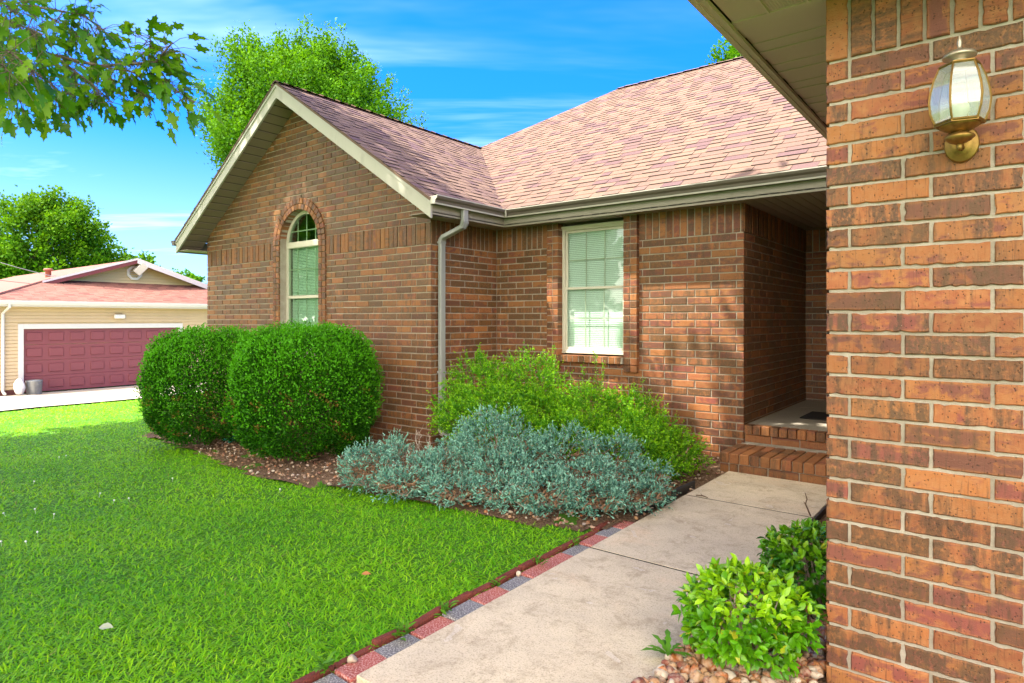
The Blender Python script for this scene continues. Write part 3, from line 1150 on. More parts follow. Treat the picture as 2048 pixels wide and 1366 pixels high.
def trims():
    # rake boards of the gable
    mb = MB()
    for sg, xe in ((1, EVR), (-1, EVL)):
        zt = lambda x: ZR - .034 - PITCH * abs(x - RX)
        h = .185
        xs = [RX, xe]
        p = [(xs[0], zt(xs[0])), (xs[1], zt(xs[1])), (xs[1], zt(xs[1]) - h), (xs[0], zt(xs[0]) - h)]
        vs = [(a, YP, z) for a, z in p] + [(a, YP + .028, z) for a, z in p]
        mb.add(vs, [(0, 1, 2, 3), (7, 6, 5, 4), (0, 4, 5, 1), (1, 5, 6, 2), (2, 6, 7, 3)], 0)
        # slim upper edge strip under the shingles
        q = [(xs[0], zt(xs[0]) + .008), (xs[1], zt(xs[1]) + .008), (xs[1], zt(xs[1]) - .035), (xs[0], zt(xs[0]) - .035)]
        vs = [(a, YP - .012, z) for a, z in q] + [(a, YP - .001, z) for a, z in q]
        mb.add(vs, [(0, 1, 2, 3), (7, 6, 5, 4), (0, 4, 5, 1), (1, 5, 6, 2), (2, 6, 7, 3), (3, 7, 4, 0)], 1)
    mb.build('rake_board', [TRIM, GUTLIP], house)
    # sloping soffit under the rakes: one lapped panel after another
    mb = MB()
    for xe in (EVR, EVL):
        n = 22
        for i in range(n):
            a, b = RX + (xe - RX) * i / n, RX + (xe - RX) * (i + 1) / n
            z = lambda x, o: ZR - .205 - PITCH * abs(x - RX) + o
            g = .14
            b2 = b - (b - a) * g
            vs = [(a, YP + .028, z(a, 0)), (b2, YP + .028, z(b2, 0)), (b2, GY + .02, z(b2, 0)), (a, GY + .02, z(a, 0))]
            vs += [(p[0], p[1], p[2] + .008) for p in vs]
            mb.add(vs, [(0, 1, 2, 3), (1, 5, 6, 2), (0, 3, 7, 4)], 0)
        vs = [(RX, YP + .028, ZR - .185), (xe, YP + .028, ZR - .185 - PITCH * abs(xe - RX)), (xe, GY + .03, ZR - .185 - PITCH * abs(xe - RX)), (RX, GY + .03, ZR - .185)]
        mb.add(vs, [(0, 1, 2, 3)], 1)
    mb.build('gable_soffit', [SOFFIT, SOFF_DK], house)
    # level soffits and the porch ceiling
    mb = MB()
    mb.box(GX - .02, EVR, YP + .03, EVY + .28, SOFZ, SOFZ + .012, 0)
    x = EVR - .35
    i = 0
    while x < NX:
        w = .1
        y0 = EVY if x > EVR - .01 else EVY + .281
        if x + w > EVR:
            mb.box(x + .004, x + w - .003, EVY, BACKY + .02, SOFZ + .002, SOFZ + .012 + (.003 if i % 3 else 0), 0)
        x += w
        i += 1
    mb.box(EVR - .3, NX, EVY + .02, BACKY, SOFZ + .016, SOFZ + .03, 1)
    mb.build('eave_soffit', [SOFFIT, SOFF_DK], house)
    # left eave
    mb = MB()
    mb.box(EVL, LX + .02, YP + .03, 14, SOFZ - .03, SOFZ - .018, 0)
    mb.build('eave_soffit', [SOFFIT, SOFF_DK], house)
    # fascia
    mb = MB()
    mb.sweep([(EVR, YP + .029), (EVR, EVY), (NX + .3, EVY)], [(0.0, ZE - .022), (0.0, SOFZ - .018), (-.02, SOFZ - .018), (-.02, ZE - .022)], 0, True)
    mb.build('fascia', FASCIA, house)
    mb = MB()
    mb.sweep([(EVL, 14), (EVL, YP + .029)], [(0.0, ZE - .022), (0.0, SOFZ - .05), (-.02, SOFZ - .05), (-.02, ZE - .022)], 0, True)
    mb.build('fascia', FASCIA, house)
    mb = MB()
    mb.box(EVR - .02 - .33, EVR - .021, GY - .045, GY - .03, SOFZ + .0125, SOFZ + .2, 0)
    mb.build('eave_return', TRIM, house)
    # K-style gutter, mitred at the inner corner
    mb = MB()
    zt = ZE + .012
    prof = [(.003, zt), (.003, zt - .085), (.070, zt - .085), (.078, zt - .070), (.083, zt - .045), (.105, zt - .028), (.112, zt - .010), (.112, zt - .001)]
    mb.sweep([(EVR, YP - .01), (EVR, EVY), (NX + .3, EVY)], prof, 0)
    lip = [(.112, zt - .004), (.116, zt - .004), (.116, zt + .006), (.098, zt + .006), (.098, zt + .002), (.112, zt + .002)]
    mb.sweep([(EVR, YP - .01), (EVR, EVY), (NX + .3, EVY)], lip, 1, True)
    low = [(.062, zt - .0885), (.079, zt - .0885), (.081, zt - .073), (.079, zt - .073), (.077, zt - .0855), (.062, zt - .0855)]
    mb.sweep([(EVR, YP - .012), (EVR, EVY), (NX + .3, EVY)], low, 1, True)
    cap = [(EVR + o, YP - .011, z) for o, z in prof]
    mb.add(cap, [tuple(range(len(cap)))], 1)
    # mitre strip
    mb.box(EVR + .103, EVR + .119, EVY - .119, EVY - .103, zt - .086, zt + .007, 1)
    # leaf guard in the trough
    mb.box(EVR + .004, EVR + .11, YP, EVY - .12, zt - .012, zt - .009, 0)
    mb.box(EVR + .1, NX + .3, EVY - .11, EVY - .004, zt - .012, zt - .009, 0)
    mb.build('gutter', [GUTTER, GUTLIP], house)
    mb = MB()
    # left gutter, seen end on
    prof2 = [(o, z - .02) for o, z in prof]
    mb.sweep([(EVL, 14), (EVL, YP - .03)], prof2, 0)
    cap = [(EVL - o, YP - .031, z) for o, z in prof2]
    mb.add(cap, [tuple(range(len(cap)))[::-1]], 0)
    mb.build('gutter', [GUTTER, GUTLIP], house)
    # downspout: outlet, elbow back to the wall, straight drop
    mb = MB()
    yc = 5.315
    pts = [(EVR + .045, yc, zt - .08), (EVR + .045, yc, 2.475), (EVR + .02, yc, 2.43), (GX + .075, yc - .01, 2.335), (GX + .047, yc - .012, 2.30), (GX + .047, yc - .012, 2.25), (GX + .047, yc - .012, 0.12), (GX + .07, yc - .012, 0.07), (GX + .25, yc - .012, 0.02)]
    hx, hy = .026, .041
    vs, fs = [], []
    for i, p in enumerate(pts):
        p = Vector(p)
        a = Vector(pts[max(i - 1, 0)])
        b = Vector(pts[min(i + 1, len(pts) - 1)])
        d = ((b - p).normalized() if i < len(pts) - 1 else Vector((0, 0, 0))) + ((p - a).normalized() if i else Vector((0, 0, 0)))
        d.normalize()
        e = Vector((0, 1, 0))
        g = d.cross(e).normalized()
        ch = .008
        for (s1, s2) in ((hx - ch, hy), (hx, hy - ch), (hx, -hy + ch), (hx - ch, -hy), (-hx + ch, -hy), (-hx, -hy + ch), (-hx, hy - ch), (-hx + ch, hy)):
            vs.append(p + g * s1 + e * s2)
    for i in range(len(pts) - 1):
        for k in range(8):
            k2 = (k + 1) % 8
            fs.append((i * 8 + k, i * 8 + k2, (i + 1) * 8 + k2, (i + 1) * 8 + k))
    mb.add(vs, fs, 0)
    # crimp rings of the elbow and the wall strap
    for j in range(6):
        t = j / 5
        c = Vector((EVR + .045 - .022 * t * t, yc, 2.487 - .047 * t))
        mb.box(c.x - .029 + .006 * t, c.x + .029, yc - .0435, yc + .0435, c.z - .0022, c.z + .0022, 0)
    mb.box(GX + .012, GX + .0755, yc - .056, yc + .032, 2.262, 2.285, 0)
    mb.box(GX + .012, GX + .0755, yc - .056, yc + .032, .75, .775, 0)
    mb.build('downspout', SPOUT, house)
    # garage eave: fascia, soffit panels, cross trim and vent
    mb = MB()
    mb.box(-.955, -.930, 2.2, 6.4, 2.595, 2.795, 0)
    mb.box(-.930, -.905, 2.2, 6.3, 2.6, 2.618, 0)
    mb.box(-.955, 3, 2.18, 2.199, 2.60, 2.80, 0)
    mb.build('garage_fascia', SOFFIT_G, house)
    mb = MB()
    y = 2.73
    i = 0
    while y < 6.3:
        mb.box(-.905, NX + .02, y + (.007 if i % 3 == 0 else .003), y + .0985, 2.622 + (.006 if i % 3 == 1 else (.003 if i % 3 == 2 else 0)), 2.64, 0)
        y += .1
        i += 1
    mb.box(-.905, NX + .03, 2.653, 2.728, 2.618, 2.64, 0)
    mb.box(NX + .04, 3, 2.652, 2.672, 2.606, 2.64, 0)
    x = -.905
    i = 0
    while x < 3:
        if i == 1:       # perforated vent panel
            for a in range(13):
                mb.box(x + .004 + a * .0108, x + .004 + a * .0108 + .0072, 2.2, 2.651, 2.622, 2.632, 0)
            for b in range(36):
                mb.box(x + .004, x + .142, 2.2 + b * .0126, 2.2 + b * .0126 + .0068, 2.6225, 2.6315, 0)
            mb.box(x - .006, x + .004, 2.2, 2.651, 2.612, 2.64, 0)
            mb.box(x + .142, x + .152, 2.2, 2.651, 2.612, 2.64, 0)
        else:
            mb.box(x + .006, x + .142, 2.2, 2.651, 2.622, 2.636, 0)
        x += .152
        i += 1
    mb.box(-.93, 3, 2.2, 6.3, 2.645, 2.655, 1)
    mb.build('garage_soffit', [SOFFIT_G, SOFF_DK], house)


def slats(mb, x0, x1, y, z0, z1, step=.024, tilt=.9):
    z = z0
    while z < z1:
        dy, dz = .011 * math.cos(tilt), .011 * math.sin(tilt)
        mb.add([(x0, y - dy, z - dz), (x1, y - dy, z - dz), (x1, y + dy, z + dz), (x0, y + dy, z + dz)], [(0, 1, 2, 3)], 0)
        z += step


def windows():
    # double hung window
    x0, x1, z0, z1 = W1
    yf = EY + .035
    mb = MB()
    fw = .035
    mb.bbox(x0, x0 + fw, yf, yf + .09, z0, z1, .004)
    mb.bbox(x1 - fw, x1, yf, yf + .09, z0, z1, .004)
    mb.bbox(x0 + fw, x1 - fw, yf + .002, yf + .09, z1 - .045, z1, .004)
    mb.bbox(x0 + fw, x1 - fw, yf + .002, yf + .09, z0, z0 + .022, .004)
    mb.bbox(x0, x1, yf - .012, yf - .001, z1 - .022, z1 + .008, .003)
    mb.bbox(x0 - .002, x1 + .002, yf - .008, yf + .09, z0 - .022, z0 - .001, .004)
    wn = mb.build('sash_window', VINYL, house)
    zm = 1.735
    mb = MB()
    a, b = x0 + fw, x1 - fw
    for (s0, s1, yy) in ((zm - .005, z1 - .045, .03), (z0 + .022, zm + .03, .012)):
        mb.bbox(a + .001, a + .026, yf + yy, yf + yy + .03, s0, s1, .003)
        mb.bbox(b - .026, b - .001, yf + yy, yf + yy + .03, s0, s1, .003)
        mb.bbox(a + .027, b - .027, yf + yy + .001, yf + yy + .03, s1 - .03, s1 - .001, .003)
        mb.bbox(a + .027, b - .027, yf + yy + .001, yf + yy + .03, s0 + .001, s0 + .026, .003)
        for k in (1, 2):
            xm = a + .026 + (b - a - .052) * k / 3
            mb.box(xm - .006, xm + .006, yf + yy + .0185, yf + yy + .0235, s0 + .03, s1 - .03)
        zz = (s0 + s1) / 2
        mb.box(a + .026, b - .026, yf + yy + .019, yf + yy + .023, zz - .006, zz + .006)
    mb.build('sash', VINYL, wn)
    mb = MB()
    for (s0, s1, yy) in ((zm + .02, z1 - .07, .03), (z0 + .06, zm + .01, .012)):
        mb.box(a + .02, b - .02, yf + yy + .012, yf + yy + .016, s0, s1)
    mb.build('pane', GLASS, wn)
    mb = MB()
    slats(mb, a + .004, b - .004, yf + .075, z0 + .03, z1 - .03, step=.022, tilt=1.15)
    mb.box(a, b, yf + .063, yf + .088, z1 - .075, z1 - .047)
    mb.build('blind', BLIND, wn)
    mb = MB()
    mb.box(x0 - .3, x1 + .3, yf + .55, yf + .56, z0 - .3, SOFZ)
    mb.box(x0 - .3, x0 - .29, yf + .09, yf + .55, z0 - .3, SOFZ)
    mb.box(x1 + .29, x1 + .3, yf + .09, yf + .55, z0 - .3, SOFZ)
    mb.build('room_wall', DARKROOM, wn)

    # arched window
    yf = GY + .105
    fw = .045
    R0, R1 = AR + .004, AR - fw
    mb = MB()
    n = 40
    ring = []
    for r, yy in ((R0, yf), (R1, yf), (R1, yf + .05), (R0, yf + .05)):
        pts = [(AX + r, yy, WB)] + [(AX + r * math.cos(math.pi * i / n), yy, AZ + r * math.sin(math.pi * i / n)) for i in range(n + 1)] + [(AX - r, yy, WB)]
        ring.append(pts)
    m = len(ring[0])
    vs = [p for r in ring for p in r]
    fs = []
    for i in range(m - 1):
        for k in range(3):
            fs.append((k * m + i, (k + 1) * m + i, (k + 1) * m + i + 1, k * m + i + 1))
    mb.add(vs, fs)
    mb.bbox(AX - R1 - .004, AX + R1 + .004, yf - .012, yf + .05, AZ - .045, AZ + .045, .008)
    mb.bbox(AX - R1, AX + R1, yf + .004, yf + .05, 1.70 - .022, 1.70 + .022, .006)
    mb.bbox(AX - R1, AX + R1, yf + .002, yf + .05, WB, WB + .05, .006)
    wn = mb.build('arched_window', VINYL, house)
    mb = MB()
    for k in (-1, 0, 1):
        xm = AX + k * R1 * .5
        ht = math.sqrt(max(R1 * R1 - (xm - AX) ** 2, 0))
        mb.box(xm - .008, xm + .008, yf + .024, yf + .030, WB, AZ - .04)
        mb.box(xm - .008, xm + .008, yf + .024, yf + .030, AZ + .04, AZ + ht)
    for zz in (AZ + .20, 2.10):
        w = math.sqrt(R1 * R1 - max(0, zz - AZ) ** 2)
        mb.box(AX - w, AX + w, yf + .0245, yf + .0295, zz - .008, zz + .008)
    mb.box(AX - R1, AX + R1, yf + .0245, yf + .0295, 1.33 - .008, 1.33 + .008)
    mb.build('muntin', VINYL, wn)
    mb = MB()
    pts = [(AX + R1 * 1.01 * math.cos(math.pi * i / n), AZ + R1 * 1.01 * math.sin(math.pi * i / n)) for i in range(n + 1)]
    o = [(AX + R1 * 1.01, WB)] + pts + [(AX - R1 * 1.01, WB)]
    mb.add([(p[0], yf + .016, p[1]) for p in o] + [(p[0], yf + .020, p[1]) for p in o], [tuple(range(len(o))), tuple(range(len(o), 2 * len(o)))[::-1]])
    mb.build('pane', GLASS_A, wn)
    mb = MB()
    slats(mb, AX - R1 - .0, AX + R1 + .0, yf + .075, WB + .02, AZ - .04, step=.022, tilt=1.1)
    mb.build('blind', BLIND, wn)
    mb = MB()
    mb.box(AX - .8, AX + .8, yf + .7, yf + .71, WB - .2, 3.1)
    mb.box(AX - .8, AX - .79, yf + .06, yf + .7, WB - .2, 3.1)
    mb.box(AX + .79, AX + .8, yf + .06, yf + .7, WB - .2, 3.1)
    mb.box(AX - .8, AX + .8, yf + .06, yf + .7, 3.1, 3.11)
    mb.build('room_wall', DARKROOM, wn)


def front_door():
    m1 = simple('door_paint', (0.10, 0.035, 0.03), 0.4, var=.08)
    mb = MB()
    x0, x1 = EX + .55, EX + 1.46
    mb.box(x0, x1, BACKY - .005, BACKY + .04, .34, 2.32)
    for (a, b) in ((x0 + .1, x0 + .41), (x0 + .5, x1 - .1)):
        for (c, d) in ((.5, .95), (1.05, 1.7), (1.8, 2.2)):
            mb.bbox(a, b, BACKY - .018, BACKY - .004, c, d, .008)
    dr = mb.build('front_door', m1, house)
    mb = MB()
    mb.box(x0 - .055, x0 - .002, BACKY - .03, BACKY + .04, .34, 2.38)
    mb.box(x1 + .002, x1 + .05, BACKY - .03, BACKY + .04, .34, 2.38)
    mb.box(x0 - .002, x1 + .002, BACKY - .03, BACKY + .04, 2.322, 2.38)
    mb.build('door_frame', TRIM, dr)
    mb = MB()
    mb.lathe([(0, -.06), (.026, -.055), (.03, -.04), (.012, -.028), (.012, 0), (.03, 0), (0, .004)], (x0 + .07, BACKY - .012, 1.3), 14, 0, Matrix.Rotation(-math.pi / 2, 4, 'X'))
    mb.build('door_knob', simple('knob_brass', (.6, .4, .12), .3, 1.0), dr)


def steps():
    st = thing('brick_steps', 'low brick entry steps with rowlock treads between the walk and the porch', 'steps', (-1.3, 6.1, 0))

    def bk(mb, x0, x1, y0, y1, z0, z1, dark=.3):
        mb.bbox(x0, x1, y0, y1, z0, z1, .005, 0, None, (random.random(), random.random(), max(0, dark + random.uniform(-.2, .3)), 0, random.random(), random.random(), 0, 0))
    xr = NX - .015
    # lower tread: rowlock bricks two deep on a stretcher course
    mb = MB()
    x = EX - .02
    y0, y1 = 5.735, 6.33
    while x < xr - .04:
        w = min(.0900, xr - x)
        j = random.uniform(-.004, .004)
        bk(mb, x + .004, x + w - .005, y0 + j, y0 + .275, .072, .163 + random.uniform(-.002, .002))
        bk(mb, x + .004, x + w - .005, y0 + .285, y0 + .52, .072, .163 + random.uniform(-.002, .002))
        x += .0900
    x = EX - .02
    for w in (.085, .085) + (.257,) * 5:
        if x > xr - .04:
            break
        bk(mb, x + .004, min(x + w - .005, xr), y0 + .014, y0 + .12, -.02, .064)
        x += w
    mb.box(EX - .014, xr - .003, y0 + .022, EY - .002, -.05, .152, 1)
    # left side of the tread
    y = y0 + .12
    while y < EY - .05:
        bk(mb, EX - .014, EX + .04, y + .005, min(y + .25, EY - .005), -.02, .064)
        y += .257
    mb.build('lower_tread', [BRICK, MORTAR], st)
    mb = MB()
    x = EX + .003
    while x < xr - .03:
        w = min(.0825, xr - x)
        bk(mb, x + .003, x + w - .004, EY - .012, EY + .105, .242, .330, .15)
        x += .0825
    x = EX + .003
    while x < xr - .03:
        w = min(.257, xr - x)
        bk(mb, x + .003, x + w - .004, EY + .012, EY + .10, .163, .236, .15)
        x += .257
    mb.box(EX + .004, xr - .003, EY + .02, EY + .10, .10, .322, 1)
    mb.build('upper_tread', [BRICK, MORTAR], st)
    mb = MB()
    mb.box(EX + .002, xr + .01, EY + .106, BACKY + .3, .05, .328)
    structure(mb.build('porch_floor', PORCH))
    mb = MB()
    mb.bbox(-1.72, -0.9, 7.15, 7.7, .3285, .342, .004)
    tag(mb.build('doormat', simple('mat_rubber', (.022, .02, .02), .9, var=.3, scale=60, bump=.8)), 'black rubber doormat lying on the porch floor', 'doormat')


gable_wall()
side_walls()
window_wall()
garage_front()
roof()
trims()
windows()
front_door()
steps()


# ------------------------------------------------------------------ ground, bed, walk, drive
def pip(x, y, poly):
    ins = np.zeros(len(x), bool)
    j = len(poly) - 1
    for i in range(len(poly)):
        xi, yi = poly[i]
        xj, yj = poly[j]
        c = ((yi > y) != (yj > y)) & (x < (xj - xi) * (y - yi) / (yj - yi + 1e-12) + xi)
        ins ^= c
        j = i
    return ins


EDGE_X = -2.155
bed_line = [onG(px, py) for px, py in ((1195, 1066), (1120, 1052), (1040, 1042), (960, 1024), (870, 1004), (790, 985), (700, 972), (600, 966), (520, 950), (450, 926), (390, 900), (330, 880), (285, 868))]
BED = [(EDGE_X, 3.60)] + [(p.x, p.y) for p in bed_line] + [(-10.6, 4.6), (-10.6, 5.3), (GX, 5.3), (GX, 6.4), (-2.0, 6.4), (-2.0, 4.2), (-2.02, 3.9)]
XS_DRIVE = -18.4


def ground():
    xs = np.unique(np.concatenate([np.linspace(-600, -60, 10), np.linspace(-60, -26, 12), np.linspace(-25.4, 6, 120), [-2.19, -2.165], np.linspace(8, 60, 10), np.linspace(60, 600, 8)]))
    ys = np.unique(np.concatenate([np.linspace(-400, -30, 8), np.linspace(-28, 30, 100), np.linspace(34, 700, 14)]))
    X, Y = np.meshgrid(xs, ys)
    Z = hgt(X) - .03 - np.where((X > -2.17) & (X < 12), .10, 0)
    near = (np.abs(X) < 14)
    Z = Z + np.where(near & (X < EDGE_X - .2), 0.012 * np.sin(X * 1.3 + 1) * np.sin(Y * 1.1), 0)
    n, m = len(xs), len(ys)
    vs = np.stack([X, Y, Z], -1).reshape(-1, 3)
    mb = MB()
    mb.add([tuple(p) for p in vs], [(j * n + i, j * n + i + 1, (j + 1) * n + i + 1, (j + 1) * n + i) for j in range(m - 1) for i in range(n - 1)])
    structure(mb.build('lawn_ground', TURF, None, True))


def fill_poly(name, poly, zoff, m, step=.12):
    """sheet over a ground polygon, gently uneven"""
    P = np.array(poly)
    x0, y0 = P.min(0)
    x1, y1 = P.max(0)
    nx, ny = int((x1 - x0) / step) + 2, int((y1 - y0) / step) + 2
    mb = MB()
    idx = {}

    def vid(i, j):
        if (i, j) not in idx:
            idx[(i, j)] = len(mb.v)
            x, y = x0 + i * step, y0 + j * step
            mb.v.append((x, y, float(hgt(x)) + zoff + .012 * math.sin(x * 7.1 + y * 3.3) * math.sin(y * 5.7 - x)))
            mb.a.append((0, 0, 0, 0))
            mb.b.append((0, 0, 0, 0))
        return idx[(i, j)]
    cx = np.array([[x0 + (i + .5) * step, y0 + (j + .5) * step] for i in range(nx) for j in range(ny)])
    ok = pip(cx[:, 0], cx[:, 1], poly)
    for k, (i, j) in enumerate([(i, j) for i in range(nx) for j in range(ny)]):
        if ok[k]:
            mb.f.append((vid(i, j), vid(i + 1, j), vid(i + 1, j + 1), vid(i, j + 1)))
            mb.mi.append(0)
    return structure(mb.build(name, m, None, True))


ground()
fill_poly('bed_soil', BED, -0.016, MULCHS)
BED_R = [(-1.06, 1.2), (NX + .01, 1.2), (NX + .01, 5.72), (-1.06, 5.72)]
fill_poly('stone_bed_soil', [(-1.06, 0.4), (3, 0.4), (3, NY - .0), (NX + .0, NY), (NX, 5.72), (-1.06, 5.72)], -0.022, MULCHS, .06)


def walk():
    mb = MB()
    for (a, b) in ((1.557, 3.296), (3.310, 4.748), (4.764, 5.74)):
        mb.bbox(-1.985, -1.055, a, b, -.12, 0.0, .004)
    mb.bbox(-1.995, -1.055, -2.0, 1.548, -.16, -0.022, .006)
    structure(mb.build('walkway', WALK))
    mb = MB()
    for y in (3.303, 4.756):
        mb.box(-1.98, -1.06, y - .0068, y + .0068, -.05, -.0012)
    structure(mb.build('joint_soil', simple('joint_dirt', (.035, .028, .02), .95)))
    # sparse seam fill
    mb = MB()
    z = float(hgt(XS_DRIVE))
    ys = np.linspace(-30, 14, 40)
    xs = np.linspace(XS_DRIVE, -25.6, 14)
    for i in range(len(xs) - 1):
        for j in range(len(ys) - 1):
            w = .15 * math.sin(ys[j] * 2.1) if i == 0 else 0
            w2 = .15 * math.sin(ys[j + 1] * 2.1) if i == 0 else 0
            q = [(xs[i] + w, ys[j]), (xs[i] + w2, ys[j + 1]), (xs[i + 1], ys[j + 1]), (xs[i + 1], ys[j])]
            mb.add([(x, y, float(hgt(x)) + .012) for x, y in q], [(0, 1, 2, 3)])
    structure(mb.build('driveway', DRIVE))


walk()


def edging():
    red = ground_mat('red_paver', (.36, .085, .065), (.30, .07, .055), (.62, .34, .30), 8, 120, .4)
    gry = ground_mat('grey_paver', (.16, .15, .155), (.13, .125, .13), (.46, .43, .42), 8, 120, .4)
    edg = ground_mat('edging_brick', (.23, .055, .035), (.17, .04, .03), (.10, .035, .025), 9, 120, .5)
    y = 1.13
    kinds = ['r', 'g', 'r', 'g', 'r', 'g', 'r', 'g', 'r', 'r', 'g', 'r', 'g', 'r']
    base = {}
    for i, k in enumerate(kinds):
        nm = 'red_paver' if k == 'r' else 'grey_paver'
        if k not in base:
            mb = MB()
            mb.bbox(-.055, .055, -.098, .098, -.05, 0, .005)
            o = mb.build(nm, red if k == 'r' else gry)
            base[k] = o
        else:
            o = base[k].copy()
            COL.objects.link(o)
        o.location = (-2.046 + random.uniform(-.004, .004), y + i * .203 + .1, -.016 + random.uniform(-.005, .005))
        o.rotation_euler = (random.uniform(-.02, .02), random.uniform(-.03, .03), random.uniform(-.04, .04))
        tag(o, 'red speckled concrete paver set flat along the left edge of the walkway' if k == 'r'
            else 'grey speckled concrete paver set flat along the left edge of the walkway', 'paver',
            'red pavers beside the walk' if k == 'r' else 'grey pavers beside the walk')
    b0 = None
    y = 1.05
    for i in range(14):
        if b0 is None:
            mb = MB()
            mb.bbox(-.022, .022, -.101, .101, -.10, 0, .008)
            o = b0 = mb.build('edging_brick', edg)
        else:
            o = b0.copy()
            COL.objects.link(o)
        o.location = (-2.140 + random.uniform(-.006, .006), y + i * .207, -.010 + random.uniform(-.008, .010))
        o.rotation_euler = (random.uniform(-.05, .05), random.uniform(-.12, .12), random.uniform(-.10, .10))
        tag(o, 'dark red edging brick standing on edge between the lawn and the pavers', 'edging brick', 'edging bricks along the lawn')
    mb = MB()
    pts = [(-2.06, 4.1, .02), (-2.035, 4.4, .03), (-2.03, 4.75, .035), (-2.03, 5.05, .025)]
    for p, q in zip(pts[:-1], pts[1:]):
        p, q = Vector(p), Vector(q)
        vs = []
        for (dx, dz) in ((-.006, -.09), (.006, -.09), (.006, 0), (.012, .012), (0, .022), (-.012, .012), (-.006, 0)):
            vs.append(p + Vector((dx, 0, dz)))
        for (dx, dz) in ((-.006, -.09), (.006, -.09), (.006, 0), (.012, .012), (0, .022), (-.012, .012), (-.006, 0)):
            vs.append(q + Vector((dx, 0, dz)))
        mb.add(vs, [(k, (k + 1) % 7, 7 + (k + 1) % 7, 7 + k) for k in range(7)] + [tuple(range(7)), tuple(range(7, 14))[::-1]])
    tag(mb.build('edging_strip', simple('black_plastic', (.03, .03, .032), .5)), 'black plastic garden edging strip beside the walkway and the blue juniper', 'edging strip')
    mb = MB()
    pts = [(-1.035, 3.6, .012), (-1.03, 4.6, .018), (-1.035, 5.6, .012)]
    for p, q in zip(pts[:-1], pts[1:]):
        mb.box(p[0] - .006, p[0] + .006, p[1] + .001, q[1] - .001, -.08, p[2])
    tag(mb.build('edging_strip', bpy.data.materials['black_plastic']), 'black plastic edging strip between the walkway and the garage wall bed', 'edging strip')


edging()


# ------------------------------------------------------------------ loose stuff: stones, mulch, grass
ICO = None


def ico():
    t = (1 + 5 ** .5) / 2
    v = np.array([(-1, t, 0), (1, t, 0), (-1, -t, 0), (1, -t, 0), (0, -1, t), (0, 1, t), (0, -1, -t), (0, 1, -t), (t, 0, -1), (t, 0, 1), (-t, 0, -1), (-t, 0, 1)], float)
    v /= np.linalg.norm(v, axis=1, keepdims=True)
    f = [(0, 11, 5), (0, 5, 1), (0, 1, 7), (0, 7, 10), (0, 10, 11), (1, 5, 9), (5, 11, 4), (11, 10, 2), (10, 7, 6), (7, 1, 8), (3, 9, 4), (3, 4, 2), (3, 2, 6), (3, 6, 8), (3, 8, 9), (4, 9, 5), (2, 4, 11), (6, 2, 10), (8, 6, 7), (9, 8, 1)]
    # one subdivision
    vs = [tuple(p) for p in v]
    cache = {}

    def mid(a, b):
        k = (min(a, b), max(a, b))
        if k not in cache:
            p = (np.array(vs[a]) + np.array(vs[b])) / 2
            vs.append(tuple(p / np.linalg.norm(p)))
            cache[k] = len(vs) - 1
        return cache[k]
    nf = []
    for a, b, c in f:
        x, y, z = mid(a, b), mid(b, c), mid(c, a)
        nf += [(a, x, z), (b, y, x), (c, z, y), (x, y, z)]
    return np.array(vs), nf


def stones(name, pts, sizes, flat, material, seed, smooth=True, lump=.22):
    r = np.random.default_rng(seed)
    v, f = ico()
    n = len(pts)
    V = np.zeros((n, len(v), 3))
    col = np.zeros((n, len(v), 4))
    for i in range(n):
        q = v.copy()
        for _ in range(7):       # chop facets off a ball: an angular, worn pebble
            d = r.normal(size=3)
            d /= np.linalg.norm(d)
            c = r.uniform(.45, .85)
            k = q @ d
            q = q - np.outer(np.maximum(k - c, 0), d) * .9
        q *= np.array([r.uniform(.8, 1.35), r.uniform(.7, 1.05), flat * r.uniform(.8, 1.25)]) * sizes[i]
        ax = r.normal(size=3) * np.array([.35, .35, 1])
        R = np.array(Matrix.Rotation(r.uniform(0, 6.28), 3, 'Z') @ Matrix.Rotation(r.normal() * .35, 3, 'X') @ Matrix.Rotation(r.normal() * .35, 3, 'Y'))
        V[i] = q @ R.T + pts[i]
        col[i, :] = (r.random(), r.random(), r.random(), 1)
    me = bpy.data.meshes.new(name)
    k = len(v)
    F = np.array(f)
    FA = (F[None] + (np.arange(n) * k)[:, None, None]).reshape(-1, 3)
    me.vertices.add(n * k)
    me.vertices.foreach_set('co', V.reshape(-1).astype(np.float32))
    me.loops.add(FA.size)
    me.loops.foreach_set('vertex_index', FA.ravel().astype(np.int32))
    me.polygons.add(len(FA))
    me.polygons.foreach_set('loop_start', (np.arange(len(FA)) * 3).astype(np.int32))
    if smooth:
        me.polygons.foreach_set('use_smooth', np.ones(len(FA), bool))
    at = me.attributes.new('lv', 'FLOAT_COLOR', 'POINT')
    at.data.foreach_set('color', col.reshape(-1).astype(np.float32))
    me.materials.append(material)
    me.update(calc_edges=True)
    me.validate()
    return link(name, me)


